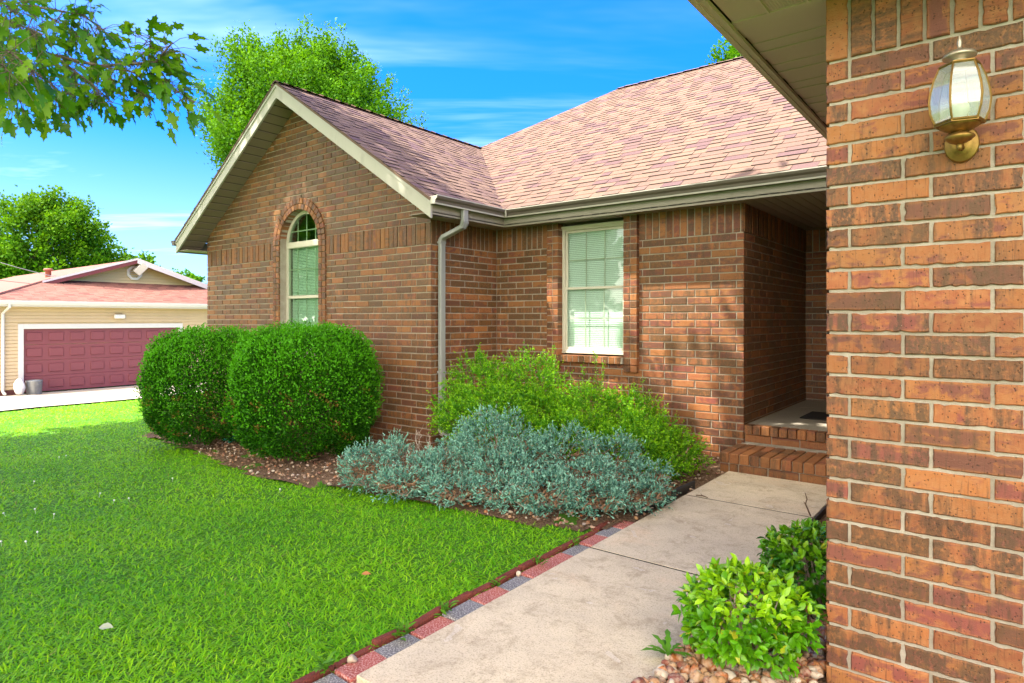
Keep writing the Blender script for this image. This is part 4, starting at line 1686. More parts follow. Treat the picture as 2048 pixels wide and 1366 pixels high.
def scatter_stones():
    P, S = [], []
    for _ in range(2300):
        x = rng.uniform(-1.07, NX - .02) if rng.random() < .85 else rng.uniform(NX, .6)
        y = rng.uniform(1.7, 3.2)
        if x > NX - .03 and y > NY - .04:
            continue
        s = rng.uniform(.013, .033)
        P.append((x, y, -.012 + s * .5 + rng.uniform(0, .022)))
        S.append(s)
    o = stones('river_gravel', np.array(P), np.array(S), .75, STONE, 11, smooth=False)
    tag(o, 'rounded orange and white river stones in the bed by the garage wall', 'gravel', kind='stuff')
    # lone bigger stones along the pavers and in the bed
    for i, (p, s, lab) in enumerate((((-2.085, 1.62, .0), .026, 'white and brown stone wedged between the pavers and the edging bricks'),
                                     ((-2.08, 2.72, 0.0), .017, 'small pale stone on the pavers further up the walk'),
                                     ((-.83, 2.24, .03), .042, 'large orange and white stone below the small bright green shrub'))):
        o = stones('stone', np.array([p]), np.array([s]), .8, STONE, 40 + i, smooth=False)
        tag(o, lab, 'stone')
    # bark chips, dry leaves and small stones in the big bed
    n = 9000
    x = rng.uniform(-10.5, -2.0, n)
    y = rng.uniform(3.2, 6.35, n)
    ok = pip(x, y, BED) & ~((x < GX + .02) & (y > GY - .02))
    x, y = x[ok], y[ok]
    n = len(x)
    P = np.stack([x, y, hgt(x) - .006 + rng.uniform(0, .02, n)], 1)
    A = rng.normal(size=(n, 3)) * (1, 1, .25)
    NN = rng.normal(size=(n, 3)) * .45 + (0, 0, 1)
    L = rng.uniform(.018, .05, n)
    m = leaf_mat('bark_chips', (.15, .075, .045), (.44, .29, .19), tip=(.50, .42, .35), trans=.02, rough=.85, spec=.2)
    col = np.stack([rng.random(n), (rng.random(n) > .82) * rng.random(n), rng.random(n), rng.random(n)], 1)
    tag(cloud('bark_mulch', *LEAF4, P, A, NN, L, L * .6, col, m), 'brown bark chips and dry leaves covering the planting bed', 'mulch', kind='stuff')
    k = 1500
    x = rng.uniform(-9.5, -2.0, k)
    y = rng.uniform(3.2, 6.3, k)
    ok = pip(x, y, BED) & ~((x < GX + .05) & (y > GY - .05))
    x, y = x[ok], y[ok]
    S = rng.uniform(.008, .020, len(x))
    o = stones('bed_gravel', np.stack([x, y, hgt(x) - .006 + S * .4], 1), S, .7, STONE, 12, smooth=False)
    tag(o, 'small pale stones mixed into the bark of the planting bed', 'gravel', kind='stuff')


scatter_stones()

GRASS = leaf_mat('grass_blade', (.072, .30, .002), (.19, .50, .003), tip=(.36, .60, .006), trans=.38, rough=.5, spec=.25, yellow=(.30, .25, .09))


def lawn():
    BLADE = ([(0, .5, 0), (0, -.5, 0), (.5, .42, .0), (.5, -.42, .0), (.85, .22, -.10), (.85, -.22, -.10), (1.02, 0, -.22)], [(0, 2, 3, 1), (2, 4, 5, 3), (4, 6, 5)])
    P = []
    for (d0, d1, dens, wid) in ((.5, 3.4, 8500, 1.0), (3.4, 5.2, 5200, 1.1), (5.2, 8, 2300, 1.5), (8, 12, 1000, 2.2), (12, 20, 420, 3.2)):
        # rejection in a box round the view
        x = rng.uniform(-20, EDGE_X + .03, int(dens * 18 * 13.0))
        y = rng.uniform(-2.5, 10.5, len(x))
        D = -SN * x + CS * y
        u = (CS * x + SN * y) / np.maximum(D, .1)
        ok = (D > d0) & (D < d1) & (u > -1.5) & (u < .75)
        x, y = x[ok], y[ok]
        ok = ~pip(x, y, [(p[0], p[1] + (.02 if i < 14 else 0)) for i, p in enumerate(BED)])
        ok &= ~((x > -10.6) & (y > 4.9))
        ok &= x > XS_DRIVE + .12 * np.sin(y * 2.1) + .0
        x, y = x[ok], y[ok]
        P.append(np.stack([x, y, np.full(len(x), wid)], 1))
    P = np.concatenate(P)
    n = len(P)
    z = hgt(P[:, 0]) - .032 + np.where((np.abs(P[:, 0]) < 14) & (P[:, 0] < EDGE_X - .2), 0.012 * np.sin(P[:, 0] * 1.3 + 1) * np.sin(P[:, 1] * 1.1), 0)
    pos = np.stack([P[:, 0], P[:, 1], z], 1)
    # clumps lean together
    ang = 3.0 * np.sin(P[:, 0] * 9 + 2 * np.sin(P[:, 1] * 7)) + 2.5 * np.sin(P[:, 1] * 11 + P[:, 0] * 3) + rng.normal(size=n) * 2.4
    lean = rng.uniform(.7, 2.4, n)
    A = np.stack([np.cos(ang) * lean, np.sin(ang) * lean, np.full(n, .8)], 1)
    NN = np.stack([-np.cos(ang) * .8, -np.sin(ang) * .8, lean], 1) + rng.normal(size=(n, 3)) * .25
    patch = .5 + .5 * np.sin(P[:, 0] * 2.3 + 1.7 * np.sin(P[:, 1] * 1.9)) * np.sin(P[:, 1] * 2.9 + .6 * P[:, 0])
    L = rng.uniform(.026, .052, n) * (1 + .12 * (P[:, 2] - 1)) * (.9 + .2 * patch)
    Wd = rng.uniform(.0045, .0075, n) * P[:, 2]
    col = np.stack([np.clip(rng.random(n) * .75 + .25 * patch, 0, 1), np.clip(rng.normal(size=n) * .25 + .1 + .25 * patch, 0, 1), rng.random(n) * .935 + .065 * (rng.random(n) > .9), np.zeros(n)], 1)
    tag(cloud('lawn_grass', *BLADE, pos, A, NN, L, Wd, col, GRASS), 'short dense bright green grass of the front lawn', 'grass', kind='stuff')
    print('grass', n)


lawn()


# ------------------------------------------------------------------ shrubs
def boxwood(center, r, h, label, seed):
    global rng
    rng = np.random.default_rng(seed)
    gz = float(hgt(center[0]))
    root = thing('boxwood_shrub', label, 'shrub', (center[0], center[1], gz), 'clipped shrubs before the gable wall')
    c = np.array([center[0], center[1], gz])
    n = 80000
    th = rng.uniform(0, 2 * math.pi, n)
    # superellipsoid: flat-ish top, steep sides
    vz = rng.uniform(-.96, 1, n)
    e = 3.1
    rho = (1 - np.abs(vz) ** e) ** (1 / 2.9) * (1 + .05 * np.sin(vz * -2.2 + .4))
    d = np.stack([rho * np.cos(th), rho * np.sin(th), vz], 1)
    lump = 1 + .035 * np.sin(5 * th + 3 * vz + seed) + .03 * np.sin(9 * th - 7 * vz) + .02 * np.sin(17 * th + 11 * vz + 2)
    depth = 1 - np.abs(rng.normal(size=n)) * .055
    deep = rng.random(n) < .22
    depth = np.where(deep, rng.uniform(.80, .95, n), depth)
    spray = (rng.random(n) < .10 + .28 * np.clip(vz, 0, 1)) * (vz > -.4)
    depth = np.where(spray, 1 + rng.random(n) * .075, depth)
    P = c + d * np.array([r, r, h / 2]) * (lump * depth)[:, None] + np.array([0, 0, h / 2 + .02])
    # thin bare pockets
    k = np.sin(P[:, 0] * 13 + 2 * np.sin(P[:, 2] * 9)) * np.sin(P[:, 2] * 15 + P[:, 1] * 11)
    ok = (k < .86) | (rng.random(n) < .5)
    P, d, vz, spray, k = P[ok], d[ok], vz[ok], spray[ok], k[ok]
    n = len(P)
    A = d * .6 + np.array([0, 0, .55]) + rng.normal(size=(n, 3)) * .55
    NN = d + rng.normal(size=(n, 3)) * .6
    L = rng.uniform(.022, .036, n)
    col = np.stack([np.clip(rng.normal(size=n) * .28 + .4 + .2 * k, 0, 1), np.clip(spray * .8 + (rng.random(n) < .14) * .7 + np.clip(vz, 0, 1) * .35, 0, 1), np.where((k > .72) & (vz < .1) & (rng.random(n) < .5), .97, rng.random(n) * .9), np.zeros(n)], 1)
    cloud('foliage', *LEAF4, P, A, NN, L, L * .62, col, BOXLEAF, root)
    mb = MB()
    for i in range(26):
        a = rng.uniform(0, 6.28)
        p = Vector(c) + Vector((.10 * math.cos(a), .10 * math.sin(a), -.03))
        q = Vector(c) + Vector((r * .8 * math.cos(a) * rng.uniform(.4, 1), r * .8 * math.sin(a) * rng.uniform(.4, 1), h * rng.uniform(.25, .92)))
        m_ = p.lerp(q, .5) + Vector((rng.normal() * .04, rng.normal() * .04, -.04))
        mb.tube([p, m_, q], [.018, .012, .004], 6)
    mb.build('stem', STEM, root)


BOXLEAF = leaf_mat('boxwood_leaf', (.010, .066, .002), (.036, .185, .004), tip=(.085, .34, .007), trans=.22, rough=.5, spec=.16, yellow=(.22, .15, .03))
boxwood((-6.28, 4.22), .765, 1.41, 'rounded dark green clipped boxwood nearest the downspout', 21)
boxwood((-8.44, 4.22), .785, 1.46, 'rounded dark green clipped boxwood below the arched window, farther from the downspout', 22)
rng = np.random.default_rng(77)


def sprig_shrub(name, label, cat, mounds, n, leafL, leafW, lmat, seed, up=.6, spikes=0, stemm=STEM, density_shell=.16, gaps=.55, tpl=LEAF4, per=6, spread=.5, lumpy=.10, longer=3.0):
    """loose shrub: short leafy sprigs through the outer shell of several mounds, on bare stems"""
    r = np.random.default_rng(seed)
    M = np.array([m[:6] for m in mounds])          # x, y, z centre, rx, ry, rz
    ctr = M[:, :3].mean(0)
    gz = float(hgt(ctr[0]))
    root = thing(name, label, cat, (ctr[0], ctr[1], gz))
    vol = (M[:, 3] * M[:, 4] + M[:, 4] * M[:, 5] + M[:, 3] * M[:, 5])
    cnt = (n * vol / vol.sum()).astype(int)
    Ps, Ds = [], []
    for m, k in zip(M, cnt):
        d = r.normal(size=(k, 3))
        d /= np.linalg.norm(d, axis=1, keepdims=True)
        rad = 1 - np.abs(r.normal(size=k)) * density_shell
        lump = 1 + lumpy * np.sin(d[:, 0] * 7 + d[:, 2] * 5 + m[0] * 3) * np.sin(d[:, 1] * 8 + m[1]) + .07 * np.sin(d[:, 2] * 15 + d[:, 0] * 11)
        p = m[:3] + d * m[3:6] * (rad * lump)[:, None]
        Ps.append(p)
        Ds.append(d)
    P, Dd = np.concatenate(Ps), np.concatenate(Ds)
    ok = (P[:, 2] > hgt(P[:, 0]) + .015)
    g = np.sin(P[:, 0] * 14 + 2 * np.sin(P[:, 2] * 12)) * np.sin(P[:, 1] * 13 + P[:, 2] * 17)
    ok &= (g < gaps) | (r.random(len(P)) < .22)
    P, Dd = P[ok], Dd[ok]
    # sprigs
    k = len(P)
    ax = Dd * (1 - up) + np.array([0, 0, up]) + r.normal(size=(k, 3)) * .30
    ax /= np.linalg.norm(ax, axis=1, keepdims=True)
    slen = r.uniform(.5, 1.6, k) * leafL * longer
    t = r.random((k, per))
    PP = (P[:, None, :] + ax[:, None, :] * (t * slen[:, None])[:, :, None]).reshape(-1, 3)
    sd = r.normal(size=(k, per, 3))
    AA = (ax[:, None, :] * (1 - spread) + sd * spread * .8).reshape(-1, 3)
    NN = (ax[:, None, :] + r.normal(size=(k, per, 3)) * .6).reshape(-1, 3)
    L = (r.uniform(.7, 1.25, (k, per)) * leafL).ravel()
    rc = r.random(k)
    col = np.stack([np.clip(np.repeat(rc, per) * .6 + r.random(k * per) * .4, 0, 1), np.clip((t.ravel() - .45) * 1.3 + r.normal(size=k * per) * .15, 0, 1), r.random(k * per), np.zeros(k * per)], 1)
    cloud('foliage', *tpl, PP, AA, NN, L, L * leafW, col, lmat, root)
    mb = MB()
    for m in M:
        for _ in range(9):
            a = r.uniform(0, 6.28)
            bx, by = (m[0] + ctr[0]) / 2, (m[1] + ctr[1]) / 2
            b = Vector((bx + .04 * math.cos(a), by + .04 * math.sin(a), float(hgt(bx)) - .01))
            q = Vector((m[0] + m[3] * .85 * math.cos(a) * r.uniform(.2, 1), m[1] + m[4] * .85 * math.sin(a) * r.uniform(.2, 1), m[2] + m[5] * r.uniform(.1, .8)))
            mm = b.lerp(q, .5) + Vector((r.normal() * .05, r.normal() * .05, r.normal() * .03))
            mb.tube([b, mm, q], [.010, .007, .003], 5)
    mb.build('stem', stemm, root)
    return root


def mound(px, py_top, py_bot, halfw, D, squash=1.0, deep=1.0):
    """mound seen at px, from the ground up to the height seen at py_top"""
    p = atD(px, py_top, D)
    g = float(hgt(p.x))
    zb = max(g, atD(px, py_bot, D).z)
    rz = max(.08, (p.z - zb) * .5)
    r = halfw * D / 1263.0 * .90
    return (p.x, p.y, p.z - rz, r, r * deep, rz)


YEL = leaf_mat('lime_leaf', (.034, .165, .004), (.115, .37, .006), tip=(.33, .63, .012), trans=.32, rough=.45, spec=.3)
sprig_shrub('lime_shrub', 'tall lime green shrub in the corner beside the downspout', 'shrub',
            [mound(960, 715, 850, 62, 6.9), mound(1060, 712, 860, 72, 6.75), mound(905, 775, 880, 36, 6.6), mound(1000, 770, 900, 110, 6.4), mound(930, 800, 890, 55, 6.35), mound(1080, 780, 900, 70, 6.4)],
            7600, .021, .60, YEL, 31, up=.34, gaps=.30, per=11, lumpy=.22, longer=4.6, density_shell=.22)
sprig_shrub('lime_shrub', 'spreading lime green shrub below the double hung window', 'shrub',
            [mound(1180, 780, 900, 90, 6.3), mound(1260, 790, 910, 62, 6.2), mound(1150, 830, 930, 100, 5.9), mound(1290, 830, 945, 75, 5.85), mound(1350, 875, 945, 55, 5.75), mound(1255, 860, 950, 90, 5.6), mound(1330, 905, 950, 50, 5.5)],
            8600, .021, .60, YEL, 32, up=.30, gaps=.30, per=11, lumpy=.22, longer=4.6, density_shell=.22)


def tall_shoots():
    """a few bare-legged shoots standing above the lime shrubs"""
    lst = [(1190, 705, 790, 6.3), (1206, 720, 795, 6.35), (1165, 730, 800, 6.3), (1107, 690, 760, 6.7), (1285, 755, 830, 6.1), (958, 695, 740, 6.9)]
    for i, (px, t, b, D) in enumerate(lst):
        host = [o for o in COL.objects if o.name.startswith('lime_shrub')][0 if px < 1120 else 1]
        mb = MB()
        p0, p1 = atD(px + 4, b + 25, D), atD(px, t, D)
        mb.tube([p0, p0.lerp(p1, .5) + Vector((.012, 0, 0)), p1], [.005, .004, .002], 5)
        mb.build('shoot', STEM, host)
        n = 90
        tt = rng.random(n) ** .7
        P = np.array(p0)[None] * (1 - tt[:, None]) + np.array(p1)[None] * tt[:, None] + rng.normal(size=(n, 3)) * .012
        A = rdir(n) * .8 + (0, 0, .6)
        col = np.stack([rng.random(n), rng.random(n) * .6, rng.random(n), rng.random(n)], 1)
        L = rng.uniform(.014, .028, n)
        cloud('shoot_leaves', *LEAF4, P, A, rdir(n), L, L * .6, col, YEL, host)


tall_shoots()

JUN = leaf_mat('juniper_needle', (.034, .125, .092), (.14, .35, .265), tip=(.30, .57, .45), trans=.10, rough=.6, spec=.25, yellow=(.22, .17, .10))
NEEDLE = ([(0, .5, 0), (0, -.5, 0), (.6, -.42, .02), (.6, .42, .02), (1, 0, .0)], [(0, 1, 2, 3), (3, 2, 4)])
JM = [(735, 888, 975, 55, 5.35), (790, 872, 960, 45, 5.6), (800, 935, 1000, 52, 5.05), (860, 905, 985, 62, 5.25), (930, 880, 990, 75, 5.3), (985, 822, 960, 88, 5.55), (915, 950, 1022, 66, 4.85),
      (1010, 900, 1000, 75, 5.05), (1060, 870, 985, 70, 5.3), (1135, 853, 970, 72, 5.35), (1090, 945, 1042, 80, 4.62), (1180, 915, 1030, 68, 4.85), (1235, 866, 985, 52, 5.25), (1285, 920, 1010, 56, 4.95),
      (1195, 965, 1045, 72, 4.55), (1265, 965, 1030, 62, 4.6), (1305, 950, 1015, 35, 4.75), (1010, 955, 1030, 62, 4.72)]
jun = sprig_shrub('juniper_shrub', 'low spreading blue green juniper in front of the lime shrubs', 'shrub',
                  [mound(m[0], m[1] + 10, *m[2:], deep=1.05) for m in JM], 17000, .022, .34, JUN, 33, lumpy=.24, up=.42, gaps=.05, tpl=NEEDLE, per=7, spread=.45, density_shell=.13)


def juniper_dead():
    """brown dead foliage and bare twigs inside and below the juniper"""
    m = leaf_mat('dead_needle', (.16, .085, .045), (.34, .21, .13), trans=.05, rough=.8, spec=.15)
    P, A = [], []
    for mm in JM:
        c = mound(*mm)
        n = 420
        d = rdir(n)
        d[:, 2] = -np.abs(d[:, 2]) * .8 + .25
        P.append(np.array(c[:3]) + d * np.array(c[3:6]) * rng.uniform(.6, .97, n)[:, None])
        A.append(d + rng.normal(size=(n, 3)) * .6)
    P, A = np.concatenate(P), np.concatenate(A)
    n = len(P)
    P[:, 2] = np.maximum(P[:, 2], hgt(P[:, 0]) + .02)
    col = np.stack([rng.random(n), np.zeros(n), rng.random(n) * .8, rng.random(n)], 1)
    L = rng.uniform(.03, .06, n)
    cloud('dead_foliage', *NEEDLE, P, A, rdir(n), L, L * .22, col, m, jun)
    mb = MB()
    for mm in JM:
        c = mound(*mm)
        for _ in range(7):
            a = rng.uniform(0, 6.28)
            b = Vector((c[0], c[1], float(hgt(c[0])) + .02))
            q = Vector((c[0] + c[3] * 1.02 * math.cos(a), c[1] + c[4] * 1.02 * math.sin(a), c[2] + c[5] * rng.uniform(-.4, .6)))
            mb.tube([b, b.lerp(q, .5) + Vector((rng.normal() * .04, rng.normal() * .04, -.02)), q], [.009, .006, .002], 5)
    mb.build('branch', TWIG, jun)
    # grey bare branches standing at the back left
    mb = MB()
    base = atD(860, 930, 5.75)
    base.z = float(hgt(base.x))

    def grow(p, d, L, r_, lv):
        pts = [p]
        q = p.copy()
        dd = d.copy()
        for _ in range(4):
            dd = (dd + Vector(rng.normal(size=3)) * .28).normalized()
            q = q + dd * L / 4
            pts.append(q.copy())
        mb.tube(pts, [r_ * (1 - .16 * i) for i in range(5)], 5)
        if lv:
            for k in range(3):
                j = 1 + int(rng.integers(0, 4))
                grow(pts[j], (dd * .4 + Vector(rng.normal(size=3)) * .8 + Vector((0, 0, .25))).normalized(), L * .52, r_ * .55, lv - 1)
    for k, (dx, dz) in enumerate(((-.5, .8), (-.2, 1), (.15, .9), (-.8, .6), (.3, .6))):
        grow(base, (Vector((-CS, -SN, 0)) * (-dx) * -1 + Vector((0, 0, dz))).normalized() if False else (Vector((CS, SN, 0)) * dx + Vector((0, 0, dz))).normalized(), .30, .007, 3)
    tag(mb.build('dead_branch', simple('dry_grey_twig', (.42, .35, .29), .85, var=.2, scale=30)), 'bare grey dead twigs at the left back of the juniper, by the brick corner', 'dead branches')


juniper_dead()


def glossy_shrub(center, r, h, n, label, seed, colors):
    rr = np.random.default_rng(seed)
    root = thing('leafy_shrub', label, 'shrub', (center[0], center[1], 0), 'small leafy shrubs by the garage corner')
    m = colors
    th = rr.uniform(0, 6.283, n)
    vz = rr.uniform(-.75, 1, n)
    rho = np.sqrt(np.clip(1 - np.abs(vz) ** 2.4, 0, 1))
    d = np.stack([rho * np.cos(th), rho * np.sin(th), vz], 1)
    lump = 1 + .10 * np.sin(4 * th + seed) * np.sin(3 * vz + 1) + .06 * np.sin(9 * th)
    rad = 1 - np.abs(rr.normal(size=n)) * .20
    c = np.array([center[0], center[1], h * .52])
    P = c + d * np.array([r, r, h * .5]) * (lump * rad)[:, None]
    # leaves sit in threes on short stalks
    k = len(P)
    ax = d * .75 + np.array([0, 0, .35]) + rr.normal(size=(k, 3)) * .35
    ax /= np.linalg.norm(ax, axis=1, keepdims=True)
    per = 3
    offs = rr.normal(size=(k, per, 3)) * .85
    A = (ax[:, None, :] * .75 + offs)
    A[:, 0, :] = ax + rr.normal(size=(k, 3)) * .15
    A[:, :, 2] -= .25
    A = A.reshape(-1, 3)
    PP = np.repeat(P, per, axis=0)
    NN = (d[:, None, :] * .55 + np.array([0, 0, .75]) + rr.normal(size=(k, per, 3)) * .40).reshape(-1, 3)
    L = rr.uniform(.030, .053, k * per)
    g = rr.random(k)
    col = np.stack([np.clip(np.repeat(g, per) * .7 + rr.random(k * per) * .3, 0, 1), np.clip(np.repeat((vz > .35) * rr.random(k), per) * .8 + rr.normal(size=k * per) * .12, 0, 1), rr.random(k * per) * .96, np.zeros(k * per)], 1)
    cloud('foliage', *LEAF_BIG, PP, A, NN, L, L * .50, col, m, root, True)
    mb = MB()
    for i in range(16):
        a = rr.uniform(0, 6.28)
        p = Vector((center[0] + .04 * math.cos(a), center[1] + .04 * math.sin(a), -.02))
        q = Vector((center[0] + r * .8 * math.cos(a) * rr.uniform(.3, 1), center[1] + r * .8 * math.sin(a) * rr.uniform(.3, 1), h * rr.uniform(.45, .9)))
        mb.tube([p, p.lerp(q, .5) + Vector((rr.normal() * .02, rr.normal() * .02, -.03)), q], [.007, .005, .002], 6)
    mb.build('stem', TWIG, root)
    return root


NAN = leaf_mat('bright_leaf', (.050, .21, .003), (.14, .40, .006), tip=(.38, .64, .012), trans=.28, rough=.32, spec=.45, yellow=(.55, .50, .03))
NAN2 = leaf_mat('deep_leaf', (.024, .125, .003), (.065, .26, .005), tip=(.24, .50, .012), trans=.25, rough=.32, spec=.45, yellow=(.45, .42, .03))
glossy_shrub((-.835, 2.60), .243, .355, 820, 'small bright green leafy shrub in the stones at the front corner of the bed', 51, NAN)
glossy_shrub((-.725, 3.36), .25, .355, 760, 'darker green leafy shrub half hidden behind the garage corner', 52, NAN2)


# ------------------------------------------------------------------ wall lantern
def lantern():
    brass = simple('aged_brass', (.30, .185, .055), .5, 1.0, var=.45, scale=45, dirt=(.09, .055, .022))
    cap = simple('weathered_brass', (.42, .36, .28), .45, .8, var=.25, scale=40)
    m, t, bs = mat('beveled_glass')
    gl = t.node('ShaderNodeBsdfGlossy')
    gl.inputs['Roughness'].default_value = .08
    tr = t.node('ShaderNodeBsdfTransparent')
    tr.inputs[0].default_value = (.93, .97, .95, 1)
    df = t.node('ShaderNodeBsdfDiffuse')
    df.inputs[0].default_value = (.52, .56, .52, 1)
    m1 = t.node('ShaderNodeMixShader')
    m1.inputs[0].default_value = .20
    t.link(tr.outputs[0], m1.inputs[1])
    t.link(gl.outputs[0], m1.inputs[2])
    m2 = t.node('ShaderNodeMixShader')
    m2.inputs[0].default_value = .36
    t.link(m1.outputs[0], m2.inputs[1])
    t.link(df.outputs[0], m2.inputs[2])
    t.link(m2.outputs[0], t.n['Material Output'].inputs[0])
    lglass = m
    # axis of the lantern body
    ax = atD(1919, 200, 2.04)
    ax.y = NY - .135
    ax.x = ax.y * (ray(1919, 200).x / ray(1919, 200).y)
    D = -SN * ax.x + CS * ax.y
    Z = lambda py: EYE + (638.4 - py) * D / 1263.0
    root = thing('wall_lantern', 'brass wall lantern with curved frosted glass panels on the garage brick wall', 'lantern', (ax.x, NY, Z(280)))
    c = (ax.x, ax.y, 0)
    zt, zb = Z(133), Z(247)
    H = zt - zb
    # six bowed glass sides
    prof = [(.056, zt), (.071, zt - H * .20), (.081, zt - H * .42), (.085, zt - H * .60), (.081, zt - H * .80), (.067, zb)]
    n = 6
    a0 = math.radians(38 - 90 + 8)

    def corner(i, r, z):
        a = a0 + i * math.pi / 3
        return Vector((ax.x + r * math.cos(a), ax.y + r * math.sin(a), z))
    for i in range(n):
        mb = MB()
        vs = []
        for (r, z) in prof:
            vs += [corner(i, r * .985, z), corner(i + 1, r * .985, z)]
        mb.add(vs, [(2 * k, 2 * k + 1, 2 * k + 3, 2 * k + 2) for k in range(len(prof) - 1)])
        mb.build('glass_panel', lglass, root, True)
    mb = MB()
    for i in range(n):
        mb.tube([corner(i, r, z) for r, z in prof], .0033, 6)
        mb.tube([corner(i, prof[0][0], zt), corner(i + 1, prof[0][0], zt)], .0035, 6)
        mb.tube([corner(i, prof[-1][0], zb), corner(i + 1, prof[-1][0], zb)], .006, 6)
    # solid hexagonal plates at top and bottom
    for z, r in ((zt + .003, .057), (zb - .003, .071)):
        mb.add([corner(i, r, z - .003) for i in range(6)] + [corner(i, r, z + .003) for i in range(6)], [tuple(range(6))[::-1], tuple(range(6, 12))] + [(i, (i + 1) % 6, 6 + (i + 1) % 6, 6 + i) for i in range(6)])
    mb.build('frame', brass, root)
    mb = MB()
    z0 = zt + .006
    mb.lathe([(.05, z0 - .002), (.034, z0 + .004), (.022, z0 + .010), (.022, z0 + .016), (.046, z0 + .022), (.048, z0 + .027), (.042, z0 + .036), (.026, z0 + .044), (.010, z0 + .049), (.007, z0 + .053), (.0055, z0 + .058), (.0075, z0 + .070), (.006, z0 + .082), (.0005, z0 + .098)], c, 28)
    mb.build('cap', cap, root, True)
    mb = MB()
    z1 = zb - .006
    mb.lathe([(.056, z1), (.054, z1 - .006), (.042, z1 - .011), (.040, z1 - .015), (.028, z1 - .020), (.020, z1 - .026), (.0, z1 - .026)], c, 28)
    z2 = z1 - .024
    mb.lathe([(.0, z2 + .004), (.022, z2 + .001), (.040, z2 - .010), (.043, z2 - .016), (.034, z2 - .024), (.032, z2 - .027), (.020, z2 - .033), (.010, z2 - .038), (.008, z2 - .041), (.009, z2 - .047), (.006, z2 - .056), (.0, z2 - .059)], c, 28)
    mb.build('base_cup', brass, root, True)
    mb = MB()
    # arm from the wall plate under the cup
    zc = z2 - .004
    mb.tube([(ax.x, NY - .012, zc - .020), (ax.x, NY - .05, zc - .024), (ax.x, NY - .09, zc - .018), (ax.x, NY - .12, zc - .012)], [.012, .010, .010, .012], 10)
    mb.build('arm', brass, root, True)
    mb = MB()
    R = Matrix.Rotation(math.pi / 2, 4, 'X')
    mb.lathe([(.0, .022), (.018, .020), (.032, .015), (.036, .010), (.046, .008), (.050, .003), (.050, -.004), (0, -.004)], (ax.x, NY - .008, zc - .006), 32, 0, R @ Matrix.Scale(1.25, 4, Vector((0, 1, 0))))
    mb.build('wall_plate', brass, root, True)
    mb = MB()
    mb.lathe([(.0, zb + .075), (.014, zb + .072), (.026, zb + .058), (.029, zb + .045), (.024, zb + .030), (.013, zb + .016), (.013, zb)], c, 20)
    mb.build('bulb', simple('frosted_bulb', (.85, .86, .80), .35, var=.01), root, True)


lantern()


# ------------------------------------------------------------------ trees
def tree(name, label, base, crown_c, radii, plumes, per, leaf, lmat, trunk_r, seed, upright=.5, group=None, plen=.35, pr=.12, hollow=.45, bottom=-.75):
    r = np.random.default_rng(seed)
    root = thing(name, label, 'tree', base, group)
    c = np.array(crown_c, float)
    R = np.array(radii, float)
    d = r.normal(size=(plumes, 3))
    d /= np.linalg.norm(d, axis=1, keepdims=True)
    d[:, 2] = np.where(d[:, 2] < bottom, -d[:, 2], d[:, 2])
    rad = r.uniform(hollow, 1, plumes) ** .6
    Pc = c + d * R * rad[:, None] * (.86 + .14 * np.sin(d[:, 0:1] * 5 + seed) * np.sin(d[:, 2:3] * 6 + 1))
    ax = d * (1 - upright) + np.array([0, 0, upright * 1.3]) + r.normal(size=(plumes, 3)) * .16
    ax /= np.linalg.norm(ax, axis=1, keepdims=True)
    Lp = r.uniform(.65, 1.3, plumes) * plen * R.mean()
    t = r.random((plumes, per)) ** .8
    rr = pr * R.mean() * (1 - .72 * t) * (.35 + 1.0 * np.minimum(1, t * 3))
    off = r.normal(size=(plumes, per, 3)) * .55
    P = Pc[:, None, :] + ax[:, None, :] * ((t - .4) * Lp[:, None])[:, :, None] + off * rr[:, :, None]
    P = P.reshape(-1, 3)
    n = len(P)
    A = (off * .6 + ax[:, None, :] * .5 + r.normal(size=(plumes, per, 3)) * .5).reshape(-1, 3)
    NN = (off * .9 + d[:, None, :] * .5 + np.array([0, 0, .7]) + r.normal(size=(plumes, per, 3)) * .42).reshape(-1, 3)
    L = r.uniform(.7, 1.35, n) * leaf
    pc = r.random(plumes)
    col = np.stack([np.clip(np.repeat(pc, per) * .55 + r.random(n) * .45, 0, 1), np.clip((t.ravel() - .45) * 1.1 + r.normal(size=n) * .2, 0, 1), r.random(n) * .9, np.zeros(n)], 1)
    cloud('crown', *LEAF4, P, A, NN, L, L * .72, col, lmat, root)
    mb = MB()
    b = Vector(base)
    top = Vector((c[0], c[1], c[2] + R[2] * .45))
    mid = b.lerp(top, .45) + Vector((r.normal() * .15, r.normal() * .15, 0))
    mb.tube([b - Vector((0, 0, .2)), b + Vector((0, 0, .3)), mid, top], [trunk_r * 1.35, trunk_r, trunk_r * .7, trunk_r * .15], 10)
    for i in range(0, plumes, max(1, plumes // 46)):
        q = Vector(Pc[i])
        s = b.lerp(top, r.uniform(.3, .75))
        mm = s.lerp(q, .5) + Vector((0, 0, .12 * R[2] * r.random()))
        w = trunk_r * r.uniform(.2, .34)
        mb.tube([s, mm, q], [w, w * .6, w * .15], 6)
    mb.build('trunk', BARK, root, True)
    return root


TL1 = leaf_mat('sunny_leaf', (.024, .105, .004), (.066, .205, .005), tip=(.12, .29, .006), trans=.34, rough=.6, spec=.08)
TL2 = leaf_mat('green_leaf', (.022, .095, .004), (.065, .19, .006), tip=(.13, .27, .008), trans=.36, rough=.6, spec=.08)


def px_tree(name, label, px, py_top, py_bot, halfw, D, gz, plumes, per, leaf, lm, seed, upright, group=None, **kw):
    top, bot = atD(px, py_top, D), atD(px, py_bot, D)
    rz = (top.z - bot.z) / 2
    rx = halfw * D / 1263.0
    return tree(name, label, (top.x, top.y, gz), (top.x, top.y, bot.z + rz), (rx, rx, rz), plumes, per, leaf, lm, .28, seed, upright, group, **kw)


